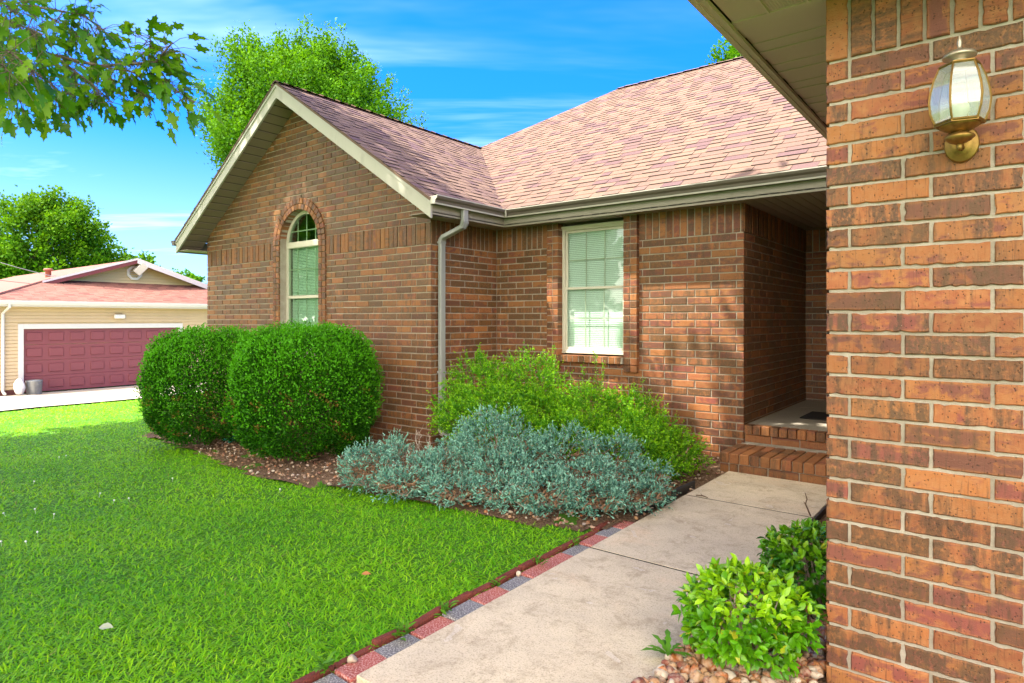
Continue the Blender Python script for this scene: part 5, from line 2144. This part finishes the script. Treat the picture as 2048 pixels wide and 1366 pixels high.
px_tree('tall_tree', 'tall bright green tree with upright branches rising behind the gable roof', 620, 80, 470, 208, 26, -1.0, 660, 210, .105, TL1, 61, .62, plen=.40, pr=.105, hollow=.35)
px_tree('leafy_tree', 'large rounded green tree rising behind the neighbouring garage roof', 85, 384, 640, 142, 46, -1.1, 230, 150, .22, TL2, 62, .35, plen=.30, pr=.17)
px_tree('leafy_tree', 'lower green tree behind the peak of the neighbouring roof', 240, 500, 640, 85, 52, -1.1, 90, 90, .26, TL2, 63, .3, plen=.32, pr=.17)
px_tree('leafy_tree', 'dense green tree reaching the picture edge behind the neighbouring chimney pipe', 0, 470, 660, 90, 50, -1.1, 90, 100, .26, TL2, 64, .3, plen=.32, pr=.17)
px_tree('leafy_tree', 'small far tree between the neighbouring roof and the brick gable', 382, 548, 640, 34, 70, -1.1, 40, 60, .3, TL1, 65, .3, plen=.35, pr=.2)
px_tree('leafy_tree', 'bright tree top showing above the main roof beside the garage eave', 1475, 72, 420, 95, 34, -0.5, 150, 100, .18, TL1, 66, .45, plen=.36, pr=.13)
px_tree('leafy_tree', 'dark green tree hidden low behind the neighbouring house', 330, 540, 660, 60, 60, -1.1, 50, 70, .28, TL2, 67, .3, plen=.35, pr=.2)


# the maple whose branch hangs into the picture, and its neighbour, shade the front of the house
MLEAF = leaf_mat('maple_leaf', (.036, .15, .004), (.10, .29, .006), tip=(.22, .38, .008), trans=.52, rough=.40, spec=.35)


def maple_template():
    pts = [(0, 0), (.10, .10), (.02, .34), (.22, .28), (.30, .36), (.34, .62), (.46, .44), (.56, .50), (.52, .26), (.62, .20), (.78, .24), (.84, .10), (1.0, 0)]
    up = pts
    dn = [(a, -b) for a, b in pts[1:-1]]
    mid = [(.25, 0), (.55, 0), (.8, 0)]
    vs = []
    for (a, b) in up + dn[::-1] + mid:
        vs.append((a, b, .10 * abs(b) - .16 * a * a))
    n = len(up)
    tot = n + len(dn)
    m0, m1, m2 = tot, tot + 1, tot + 2
    fs = []
    # upper half fan
    up_idx = list(range(n))
    dn_idx = [0] + list(range(tot - 1, n - 1, -1)) + [n - 1]

    def half(ix, flip):
        out = [(ix[0], m0, ix[1]), (ix[1], m0, ix[3]), (ix[1], ix[3], ix[2]), (ix[3], m0, ix[4]), (ix[4], m0, ix[6]), (ix[4], ix[6], ix[5]), (ix[6], m0, m1, ix[8]),
               (ix[6], ix[8], ix[7]), (ix[8], m1, ix[9]), (ix[9], m1, m2, ix[11]), (ix[9], ix[11], ix[10]), (ix[11], m2, ix[12])]
        return [tuple(f[::-1]) if flip else f for f in out]
    fs = half(up_idx, True) + half(dn_idx, False)
    return vs, fs


MAPLE = maple_template()


def shade_trees():
    root = tree('maple_tree', 'maple with a low leafy branch hanging into the upper left of the view', (-6.2, -2.9, -.15), (-9.6, -1.3, 9.3), (7.6, 4.5, 2.8), 430, 150, .25, MLEAF, .24, 71, .15, None, plen=.34, pr=.17, hollow=.1, bottom=-.9)
    # the low limb and its twigs
    tw = [
        ([(-420, -260, 3.6), (-150, 10, 3.1), (60, 100, 2.8), (200, 132, 2.6), (310, 125, 2.5), (345, 85, 2.45)], .020, 26),
        ([(200, 132, 2.6), (300, 150, 2.5), (390, 205, 2.45)], .006, 15),
        ([(110, 112, 2.7), (180, 165, 2.55), (225, 205, 2.5)], .006, 14),
        ([(-150, 10, 3.1), (20, 110, 2.7), (100, 165, 2.5), (130, 200, 2.45)], .010, 22),
        ([(-150, 10, 3.1), (-40, 120, 2.5), (25, 180, 2.3), (45, 205, 2.25)], .008, 18),
        ([(-420, -260, 3.6), (-90, -60, 3.0), (80, 15, 2.8), (165, 30, 2.7), (205, 60, 2.65)], .014, 26),
        ([(60, 10, 2.85), (140, 60, 2.75), (200, 95, 2.7)], .006, 15),
        ([(-90, -60, 3.0), (10, 40, 2.6), (90, 70, 2.5)], .008, 20),
        ([(-150, 10, 3.1), (-60, 60, 2.3), (30, 110, 2.1), (70, 150, 2.05)], .008, 15),
        ([(-90, -60, 3.0), (-20, 0, 2.2), (40, 30, 2.1)], .006, 14),
        ([(-60, 60, 2.3), (-20, 110, 2.0), (20, 145, 1.95)], .005, 12),
        ([(120, 110, 2.7), (250, 170, 2.55), (300, 195, 2.5)], .005, 10),
        ([(260, 128, 2.55), (300, 95, 2.5), (300, 70, 2.48)], .004, 9),
    ]
    mb = MB()
    P, A = [], []
    for pts, r0, nl in tw:
        w = [atD(*p) for p in pts]
        k = len(w)
        mb.tube(w, [r0 * .55 * (1 - .85 * i / (k - 1)) + .0012 for i in range(k)], 6)
        for _ in range(int(nl * 4.0)):
            t = rng.uniform(.22, 1.0) * (k - 1)
            i = min(int(t), k - 2)
            p = w[i].lerp(w[i + 1], t - i)
            d = (w[i + 1] - w[i]).normalized()
            side = Vector(rng.normal(size=3)) * .055
            side.z -= abs(rng.normal()) * .03
            q = p + side
            sp = atD(0, 0, 1)
            Dq = -SN * q.x + CS * q.y
            a = d * .8 + side.normalized() * .55 + Vector((0, 0, -.5)) + Vector(rng.normal(size=3)) * .25
            P.append(q)
            A.append(a)
            mb.tube([p, p.lerp(q, .6) + Vector((0, 0, .008)), q], [.0014, .0011, .0009], 4, cap=False)
    # link limb to the trunk
    j = atD(-420, -260, 3.6)
    mb.tube([Vector((-6.2, -2.9, 2.6)), Vector((-6.2, -2.9, 2.6)).lerp(j, .5) + Vector((0, 0, .35)), j], [.07, .045, .022], 8)
    mb.build('low_branch', BARK, root, True)
    P, A = np.array(P), np.array(A)
    n = len(P)
    NN = rng.normal(size=(n, 3)) * .55 + (0, 0, 1.0)
    L = rng.uniform(.048, .082, n)
    col = np.stack([rng.random(n), np.clip(rng.normal(size=n) * .3 + .2, 0, 1), rng.random(n) * .9, np.zeros(n)], 1)
    cloud('branch_leaves', *MAPLE, P, A, NN, L, L * .62, col, MLEAF, root)
    tree('shade_tree', 'broad leafy shade tree standing in front of the garage end of the house', (-2.6, -6.0, 0), (-2.6, -.5, 8.8), (5.0, 3.9, 2.2), 310, 110, .25, MLEAF, .26, 72, .15, None, plen=.34, pr=.17, hollow=.1, bottom=-.9)


shade_trees()


# ------------------------------------------------------------------ neighbouring house
def neighbour():
    FX = -25.4
    gz = float(hgt(FX))
    z0 = -1.06
    nb = thing('neighbor_house', 'single storey tan sided house with maroon garage door across the driveway', 'house', (FX - 3, 9, gz))
    SID = simple('tan_siding', (.58, .44, .25), .55, var=.05, scale=2, dirt=(.50, .375, .21))
    MAR = simple('maroon_paint', (.20, .048, .058), .45, var=.08, scale=3)
    WHT = simple('white_paint', (.62, .60, .57), .45, var=.05)
    MARD = simple('maroon_trim', (.17, .035, .04), .5, var=.08)
    FND = simple('maroon_base', (.10, .03, .03), .8)
    ya, yb = 5.55, 15.0
    da, db = 6.46, 11.39
    ztop, zeave = 1.83, 1.84
    # lapped siding
    mb = MB()
    z = z0 + .14
    hh = .115
    while z < ztop:
        zt = min(z + hh, ztop + .05)
        segs = [(ya, da - .15), (db + .15, yb)] if z < z0 + 2.28 else [(ya, yb)]
        for (a, b) in segs:
            g_ = z + .022
            mb.add([(FX + .034, a, g_), (FX + .034, b, g_), (FX + .012, b, zt), (FX + .012, a, zt), (FX, a, g_), (FX, b, g_), (FX, a, z), (FX, b, z), (FX + .012, b, z), (FX + .012, a, z)], [(0, 1, 2, 3), (4, 5, 1, 0), (6, 7, 5, 4), (9, 8, 7, 6)])
        # left end wall
        mb.add([(FX, ya - .018, z), (FX - 9, ya - .018, z), (FX - 9, ya, zt), (FX, ya, zt)], [(0, 1, 2, 3)])
        z += hh
    mb.box(FX - .05, FX - .002, ya, da, z0, ztop + .1)
    mb.box(FX - .05, FX - .002, db, yb, z0, ztop + .1)
    mb.box(FX - .05, FX - .002, da, db, z0 + 2.13, ztop + .1)
    mb.build('siding_wall', SID, nb)
    mb = MB()
    mb.box(FX - .001, FX + .022, ya, da - .16, gz - .1, z0 + .14)
    mb.build('foundation', FND, nb)
    mb = MB()
    mb.box(FX - .001, FX + .022, db + .16, yb, gz - .1, z0 + .14)
    mb.build('foundation', FND, nb)
    # door trim and sectional door with raised panels
    mb = MB()
    mb.box(FX - .06, FX + .035, da - .15, da - .001, z0, z0 + 2.28)
    mb.box(FX - .06, FX + .035, db + .001, db + .15, z0, z0 + 2.28)
    mb.box(FX - .06, FX + .036, da - .0, db + .0, z0 + 2.12, z0 + 2.28)
    mb.build('door_trim', WHT, nb)
    mb = MB()
    sh = 2.10 / 4
    for s in range(4):
        b0 = z0 + .02 + s * sh
        mb.bbox(FX - .11, FX - .045, da + .002, db - .002, b0, b0 + sh - .003, .010)
        for k in range(8):
            w = (db - da) / 8
            a = da + k * w + .09
            e = da + (k + 1) * w - .09
            mb.bbox(FX - .05, FX - .018, a, e, b0 + .12, b0 + sh - .12, .02)
            for (p, q, r_, t_) in ((a - .03, e + .03, b0 + .075, b0 + .09), (a - .03, e + .03, b0 + sh - .10, b0 + sh - .085)):
                mb.box(FX - .046, FX - .040, p, q, r_, t_)
    mb.build('garage_door', MAR, nb)
    # roof: dutch hip
    ov = .42
    xe = FX + ov
    ze = 1.99
    p = .334
    rise = 2.5
    xg = xe - rise
    yl = 5.28
    yr = 15.82
    zg = ze + p * rise
    yrid = (yl + yr) / 2
    zr = ze + p * (yrid - yl)
    sl = math.sqrt(1 + p * p)
    mb = MB()
    fr = Frame((xe, 0, ze), (0, 1, 0), Vector((-1, 0, p)) / sl, (p / sl, 0, 1 / sl))
    poly = [(yl, 0), (yr, 0), (yr - rise, rise * sl), (yl + rise, rise * sl)]
    shingles(mb, fr, poly, rise * sl, yl, yr, seed=14, wmin=.3, wmax=.34, thick=.8)
    mb.add([fr.at(a, b, -.003) for a, b in poly], [(0, 1, 2, 3)], 0, None, (.4, .2, 0, 0))
    fl = Frame((0, yl, ze), (-1, 0, 0), Vector((0, 1, p)) / sl, (0, -p / sl, 1 / sl))
    ym = yrid - yl
    xf = 18.0
    poly = [(-xe, 0), (-xe + xf, 0), (-xe + xf, ym * sl), (-xg, ym * sl), (-xg, rise * sl)]
    poly = [(-xe, 0), (-xe + xf, 0), (-xe + xf, ym * sl), (-xg - .4, ym * sl), (-xg - .4, (rise + .0) * sl)]
    mb.add([fl.at(a, b, 0) for a, b in [(-xe, 0), (-xe + xf, 0), (-xe + xf, ym * sl), (-xg - .45, ym * sl), (-xg - .45, rise * sl + .0), (-xg, rise * sl)]], [(0, 1, 2, 3, 4, 5)], 0, None, (.5, .3, 0, 0))
    mb.add([(xg + .45, yrid, zr), (xe - xf, yrid, zr), (xe - xf, yr, ze), (xe, yr, ze), (xg, yr - rise, zg), (xg + .45, yr - rise, zg)], [(0, 1, 2, 3, 4, 5)], 0, None, (.5, .3, 0, 0))
    # hip cap
    mb.tube([(xe, yl, ze + .01), (xg, yl + rise, zg + .01)], .05, 6)
    mb.build('roof', [SHINGLE_N, EDGE], nb)
    # the little gable on top
    mb = MB()
    ga, gb = yl + rise, yr - rise
    z = zg - .25
    while z < zr:
        wgt = lambda zz: (zr - zz) / p
        a, b = max(yrid - wgt(z), ga), min(yrid + wgt(z), gb)
        a2, b2 = max(yrid - wgt(z + .115), ga), min(yrid + wgt(z + .115), gb)
        if b2 > a2:
            mb.add([(xg + .034, a, z), (xg + .034, b, z), (xg, b2, z + .115), (xg, a2, z + .115)], [(0, 1, 2, 3)])
        z += .115
    mb.build('gable_siding', SID, nb)
    mb = MB()
    for (ye, col) in ((ga - .35, 0), (gb + .35, 1)):
        zz = zr - p * abs(ye - yrid)
        vs = [(xg + .46, yrid, zr + .03), (xg + .46, ye, zz + .03), (xg + .46, ye, zz - .17), (xg + .46, yrid, zr - .17)]
        vs += [(x - .03, y, z) for x, y, z in vs]
        mb.add(vs, [(0, 1, 2, 3), (7, 6, 5, 4), (0, 4, 5, 1), (2, 6, 7, 3), (1, 5, 6, 2)], 0)
        vs = [(xg + .475, yrid, zr + .045), (xg + .475, ye, zz + .045), (xg + .475, ye, zz - (.03 if col == 0 else .165)), (xg + .475, yrid, zr - (.03 if col == 0 else .165))]
        vs += [(x - .012, y, z) for x, y, z in vs]
        mb.add(vs, [(0, 1, 2, 3), (7, 6, 5, 4), (0, 4, 5, 1), (2, 6, 7, 3), (1, 5, 6, 2)], 1)
        # overhang soffit
        mb.add([(xg, yrid, zr - .04), (xg + .43, yrid, zr - .04), (xg + .43, ye, zz - .04), (xg, ye, zz - .04)], [(0, 1, 2, 3)], 0)
    mb.build('gable_trim', [MARD, simple('lilac_white_paint', (.66, .60, .66), .45)], nb)
    # octagonal vent
    mb = MB()
    n = 8
    cy, cz = yrid + .05, zr - .52
    for (r0, r1, x0, x1, mi) in ((.30, .21, xg + .02, xg + .08, 0),):
        A = [(x1, cy + r0 * math.cos(math.pi / 8 + k * math.pi / 4), cz + r0 * math.sin(math.pi / 8 + k * math.pi / 4)) for k in range(8)]
        B = [(x1, cy + r1 * math.cos(math.pi / 8 + k * math.pi / 4), cz + r1 * math.sin(math.pi / 8 + k * math.pi / 4)) for k in range(8)]
        Cc = [(x0, y, z) for _, y, z in A]
        Dd = [(x0, y, z) for _, y, z in B]
        mb.add(A + B + Cc + Dd, [(k, (k + 1) % 8, 8 + (k + 1) % 8, 8 + k) for k in range(8)] + [(k, 16 + k, 16 + (k + 1) % 8, (k + 1) % 8) for k in range(8)] + [(8 + k, 8 + (k + 1) % 8, 24 + (k + 1) % 8, 24 + k) for k in range(8)])
    for k in range(6):
        zz = cz - .19 + k * .075
        w = math.sqrt(max(.20 ** 2 - (zz - cz) ** 2, 0))
        mb.add([(xg + .03, cy - w, zz + .04), (xg + .03, cy + w, zz + .04), (xg + .075, cy + w, zz), (xg + .075, cy - w, zz)], [(0, 1, 2, 3)])
    mb.build('gable_vent', WHT, nb)
    # gutter and downspout
    mb = MB()
    prof = [(0, ze - .01), (0, ze - .14), (.09, ze - .14), (.13, ze - .05), (.13, ze - .005), (.12, ze - .005)]
    mb.sweep([(xe, yr), (xe, yl)], [(-o, z) for o, z in prof], 0)
    mb.box(xe - .03, xe, yl, yr, ze - .2, ze - .02, 0)
    mb.box(FX, xe - .03, yl, yr, ze - .19, ze - .175, 0)
    mb.build('gutter', WHT, nb)
    mb = MB()
    mb.tube([(xe + .05, 5.98, ze - .14), (xe + .05, 5.98, ze - .22), (FX + .08, 5.9, ze - .42), (FX + .08, 5.9, z0 + .12), (FX + .3, 5.9, z0 + .05)], .045, 8)
    mb.build('downspout', WHT, nb)
    mb = MB()
    q = Vector((-30.4, 8.55, ze + p * (8.55 - yl)))
    mb.lathe([(.10, -.1), (.10, .24), (.16, .25), (.16, .31), (.13, .34), (0, .35)], q, 14)
    mb.build('vent_pipe', simple('rust_pipe', (.30, .11, .08), .7, var=.2), nb, True)
    # wall light above the garage door
    fl_ = thing('wall_light', 'small white box light on the tan siding above the maroon garage door', 'light', (FX + .02, 9.27, 1.5))
    mb = MB()
    mb.bbox(FX + .018, FX + .05, 9.15, 9.39, 1.44, 1.60, .01)
    mb.build('housing', simple('tan_housing', (.40, .28, .15), .6), fl_)
    mb = MB()
    mb.bbox(FX + .05, FX + .17, 9.10, 9.46, 1.40, 1.55, .03)
    mb.build('lens', simple('white_lens', (.78, .76, .70), .35), fl_)
    # flood light hung in the little gable
    fl_ = thing('flood_light', 'white flood lamp tilted in front of the octagonal gable vent', 'light', (xg + .3, cy + .1, cz + .1))
    mb = MB()
    M = Matrix.Translation((xg + .33, cy + .12, cz + .16)) @ Matrix.Rotation(math.radians(-38), 4, 'X') @ Matrix.Rotation(math.radians(20), 4, 'Y')
    mb.bbox(-.10, .10, -.15, .15, -.24, .24, .02, 0, M)
    mb.build('housing', WHT, fl_)
    mb = MB()
    mb.tube([(xg + .02, cy + .1, cz + .3), (xg + .2, cy + .12, cz + .34), (xg + .3, cy + .12, cz + .28)], .02, 6)
    mb.build('bracket', WHT, fl_)
    # metal bucket and a crumpled bag by the door
    b = thing('metal_bucket', 'dented grey metal bucket standing by the left side of the maroon garage door', 'bucket', (FX + .5, 6.62, z0))
    mb = MB()
    mb.lathe([(0, 0), (.19, 0), (.2, .02), (.225, .44), (.232, .45), (.232, .47), (.215, .47), (.19, .04), (0, .03)], (FX + .5, 6.62, z0 - .015), 20)
    mb.build('pail', simple('galvanised', (.30, .32, .34), .4, .8, var=.3, scale=12), b, True)
    mb = MB()
    mb.tube([(FX + .5, 6.62 - .23, z0 + .42), (FX + .66, 6.62 - .14, z0 + .36), (FX + .72, 6.62 + .05, z0 + .33), (FX + .66, 6.62 + .16, z0 + .36), (FX + .5, 6.62 + .23, z0 + .42)], .008, 5)
    mb.build('bail_handle', simple('wire', (.4, .4, .4), .4, .8), b)
    v, f = ico()
    mb = MB()
    vs = []
    rr = np.random.default_rng(5)
    for q in v:
        k = 1 + .25 * math.sin(q[0] * 9 + 1) * math.sin(q[2] * 8) + rr.normal() * .08
        vs.append((FX + .55 + q[0] * .17 * k, 6.22 + q[1] * .17 * k * (1 - .25 * q[2]), z0 + .24 + q[2] * .26 * k))
    mb.add(vs, f)
    tag(mb.build('plastic_bag', simple('white_plastic', (.70, .66, .62), .35, var=.1), None, True), 'crumpled pale plastic bag slumped beside the metal bucket', 'bag')
    # service wires
    for k, (a, c_, lab) in enumerate((((-60, 505, 20), (268, 572, 26.5), 'pale overhead service wire sloping down past the chimney pipe to the neighbouring gable'), ((-60, 553, 22), (395, 570, 27.2), 'thin overhead wire crossing low in front of the neighbouring roof'))):
        p, q = atD(*a), atD(*c_)
        pts = [p.lerp(q, i / 12) + Vector((0, 0, -.25 * (1 - (2 * i / 12 - 1) ** 2))) for i in range(13)]
        mb = MB()
        mb.tube(pts, .011, 5)
        tag(mb.build('service_wire', simple('wire_grey_%d' % k, (.42, .42, .42) if k == 0 else (.08, .07, .07), .5)), lab, 'wire')


neighbour()


def street_trees():
    for i, (x, y, r_) in enumerate(((-24, -24, 4.5), (-15, -27, 5), (-6, -29, 4.6), (-33, -9, 5.2), (-42, -16, 5.5), (-30, -19, 5))):
        tree('leafy_tree', 'leafy tree across the street facing the front of the house', (x, y, -.4), (x, y, 4.6), (r_, r_, 4.4), 90, 70, .42, TL1, .26, 80 + i, .3, 'trees across the street', plen=.36, pr=.2, hollow=.3, bottom=-.9)


street_trees()


# ------------------------------------------------------------------ small things
def small():
    # teal garden hose between the boxwoods
    p = onG(455, 884)
    m = simple('teal_hose', (.03, .30, .24), .35, var=.08)
    mb = MB()
    q = onG(480, 878)
    c = [p + Vector((-.06, -.03, .03)), p + Vector((.05, 0, .05)), q + Vector((0, .02, .09)), q + Vector((.08, .1, .05)), q + Vector((.1, .2, .02)), q + Vector((-.1, .12, .02)), p + Vector((-.02, .05, .02)), p + Vector((.12, -.05, .02)), q + Vector((.1, -.02, .05)), q + Vector((.3, .15, .02))]
    pts = []
    for i in range(len(c) - 1):
        for k in range(4):
            pts.append(c[i].lerp(c[i + 1], k / 4))
    mb.tube(pts, .016, 8)
    tag(mb.build('garden_hose', m, None, True), 'teal garden hose lying on the mulch between the two boxwoods', 'hose')
    # twig standing by the walk
    mb = MB()
    a = onG(1625, 1032)
    D = -SN * a.x + CS * a.y
    b0, b1, b2, b3 = atD(1622, 1034, D), atD(1611, 1008, D), atD(1614, 998, D), atD(1610, 985, D)
    mb.tube([b0, b1, b2, b3], [.006, .005, .004, .002], 6)
    mb.tube([b1, atD(1607, 1003, D)], [.004, .0015], 5)
    tag(mb.build('twig', STEM), 'thin bare twig poking up beside the walkway behind the small shrubs', 'twig')
    mb = MB()
    a = onG(1404, 994)
    mb.tube([a + Vector((-.05, 0, .006)), a + Vector((0, .01, .008)), a + Vector((.05, -.01, .006))], [.004, .005, .003], 6)
    mb.tube([a + Vector((0, .01, .008)), a + Vector((-.03, .05, .012))], [.003, .001], 5)
    tag(mb.build('twig', STEM), 'small broken twig lying across the walkway joint', 'twig')
    # dandelion rosette at the corner of the stones
    wm = leaf_mat('weed_leaf', (.060, .19, .010), (.11, .27, .02), trans=.3, rough=.45)
    root = thing('weed_plant', 'dandelion weed with long toothed leaves at the edge of the walkway stones', 'weed', tuple(onG(1338, 1318)))
    c = np.array(onG(1338, 1318)) + (0, 0, .012)
    n = 13
    a = np.linspace(0, 6.28, n, endpoint=False) + rng.normal(size=n) * .2
    A = np.stack([np.cos(a), np.sin(a), rng.uniform(.25, .8, n)], 1)
    T = ([(0, .12, 0), (0, -.12, 0), (.2, .2, .05), (.2, -.2, .05), (.32, .42, .07), (.3, -.4, .07), (.4, .22, .08), (.4, -.22, .08), (.55, .5, .08), (.53, -.48, .08), (.64, .26, .06), (.64, -.26, .06), (.8, .42, .02), (.8, -.42, .02), (1, 0, -.12)],
         [(0, 2, 3, 1), (2, 6, 7, 3), (2, 4, 6), (3, 7, 5), (6, 10, 11, 7), (6, 8, 10), (7, 11, 9), (10, 12, 13, 11), (12, 14, 13)])
    L = rng.uniform(.08, .135, n)
    col = np.stack([rng.random(n), rng.random(n), np.zeros(n), np.zeros(n)], 1)
    NN = np.stack([-np.cos(a) * .4, -np.sin(a) * .4, np.ones(n)], 1)
    cloud('leaves', *T, np.repeat(c[None], n, 0), A, NN, L, L * .24, col, wm, root)
    # weeds between the pavers
    for i, (px, py, s, lab) in enumerate(((650, 1338, 1.0, 'broad leaved weed growing between edging bricks nearest the camera'), (812, 1272, .9, 'feathery weed sprouting over the pavers beside the white stone'), (895, 1220, .8, 'dark tuft of weed in a gap of the edging bricks halfway along'), (1000, 1168, .6, 'small weed in the paver joint below a red edging brick'), (1085, 1128, .8, 'leafy weed leaning over the red pavers further along'), (1180, 1092, .6, 'small weed at the far end of the paver row'), (640, 975, .8, 'weed at the lawn edge of the mulch before the nearer boxwood'), (715, 985, 1.0, 'broad weed at the left foot of the blue juniper'), (430, 905, .7, 'small weed in the mulch before the farther boxwood'), (722, 900, 2.2, 'lime green seedling between the nearer boxwood and the juniper'))):
        g = onG(px, py)
        if i < 6:
            g.x = min(g.x, -2.09)
        r_ = thing('weed_plant', lab, 'weed', tuple(g), 'weeds along the edging')
        n = 16
        a = rng.uniform(0, 6.28, n)
        A = np.stack([np.cos(a), np.sin(a), rng.uniform(.3, 1.4, n)], 1)
        L = rng.uniform(.04, .09, n) * s
        col = np.stack([rng.random(n), rng.random(n) * .6, np.zeros(n), np.zeros(n)], 1)
        cloud('leaves', *(T if i in (0, 4) else LEAF_BIG), np.repeat(np.array(g)[None], n, 0) + rng.normal(size=(n, 3)) * .012, A, rng.normal(size=(n, 3)) * .4 + (0, 0, 1), L, L * .3, col, wm, r_)
    # fallen leaves on the lawn
    for (px, py, cl, L, lab) in ((198, 1275, (.34, .36, .27), .065, 'pale curled fallen leaf lying on the lawn'), (723, 1165, (.40, .17, .06), .05, 'small brown fallen leaf on the lawn left of the walkway')):
        g = np.array(onG(px, py)) + (0, 0, .045)
        mm = leaf_mat('fallen_leaf', cl, cl, trans=.15, rough=.7)
        tag(cloud('fallen_leaf', *LEAF_BIG, g[None], np.array([[.8, .5, .1]]), np.array([[.1, -.5, 1.]]), np.array([L]), np.array([L * .55]), np.array([[.5, 0, 0, 0]]), mm), lab, 'leaf')
    # clover flowers
    mf = simple('clover_white', (.72, .72, .66), .7, var=.1)
    base = None
    for (px, py) in ((68, 964), (70, 1020), (200, 988), (258, 998), (228, 1002), (108, 1030), (52, 1085), (75, 1066), (2, 1085), (132, 912), (118, 915), (345, 958), (400, 905), (560, 980), (8, 1028)):
        g = onG(px, py)
        if base is None:
            mb = MB()
            v, f = ico()
            mb.add([(q[0] * .007, q[1] * .007, .008 + q[2] * .007) for q in v], f)
            mb.tube([(0, 0, -.03), (0, 0, .006)], .0010, 4)
            o = base = mb.build('clover_flower', mf)
        else:
            o = base.copy()
            COL.objects.link(o)
        o.location = g
        o.rotation_euler = (rng.normal() * .2, rng.normal() * .2, rng.uniform(0, 6))
        tag(o, 'tiny white clover flower standing in the shaded lawn', 'flower', 'clover flowers in the lawn')


small()
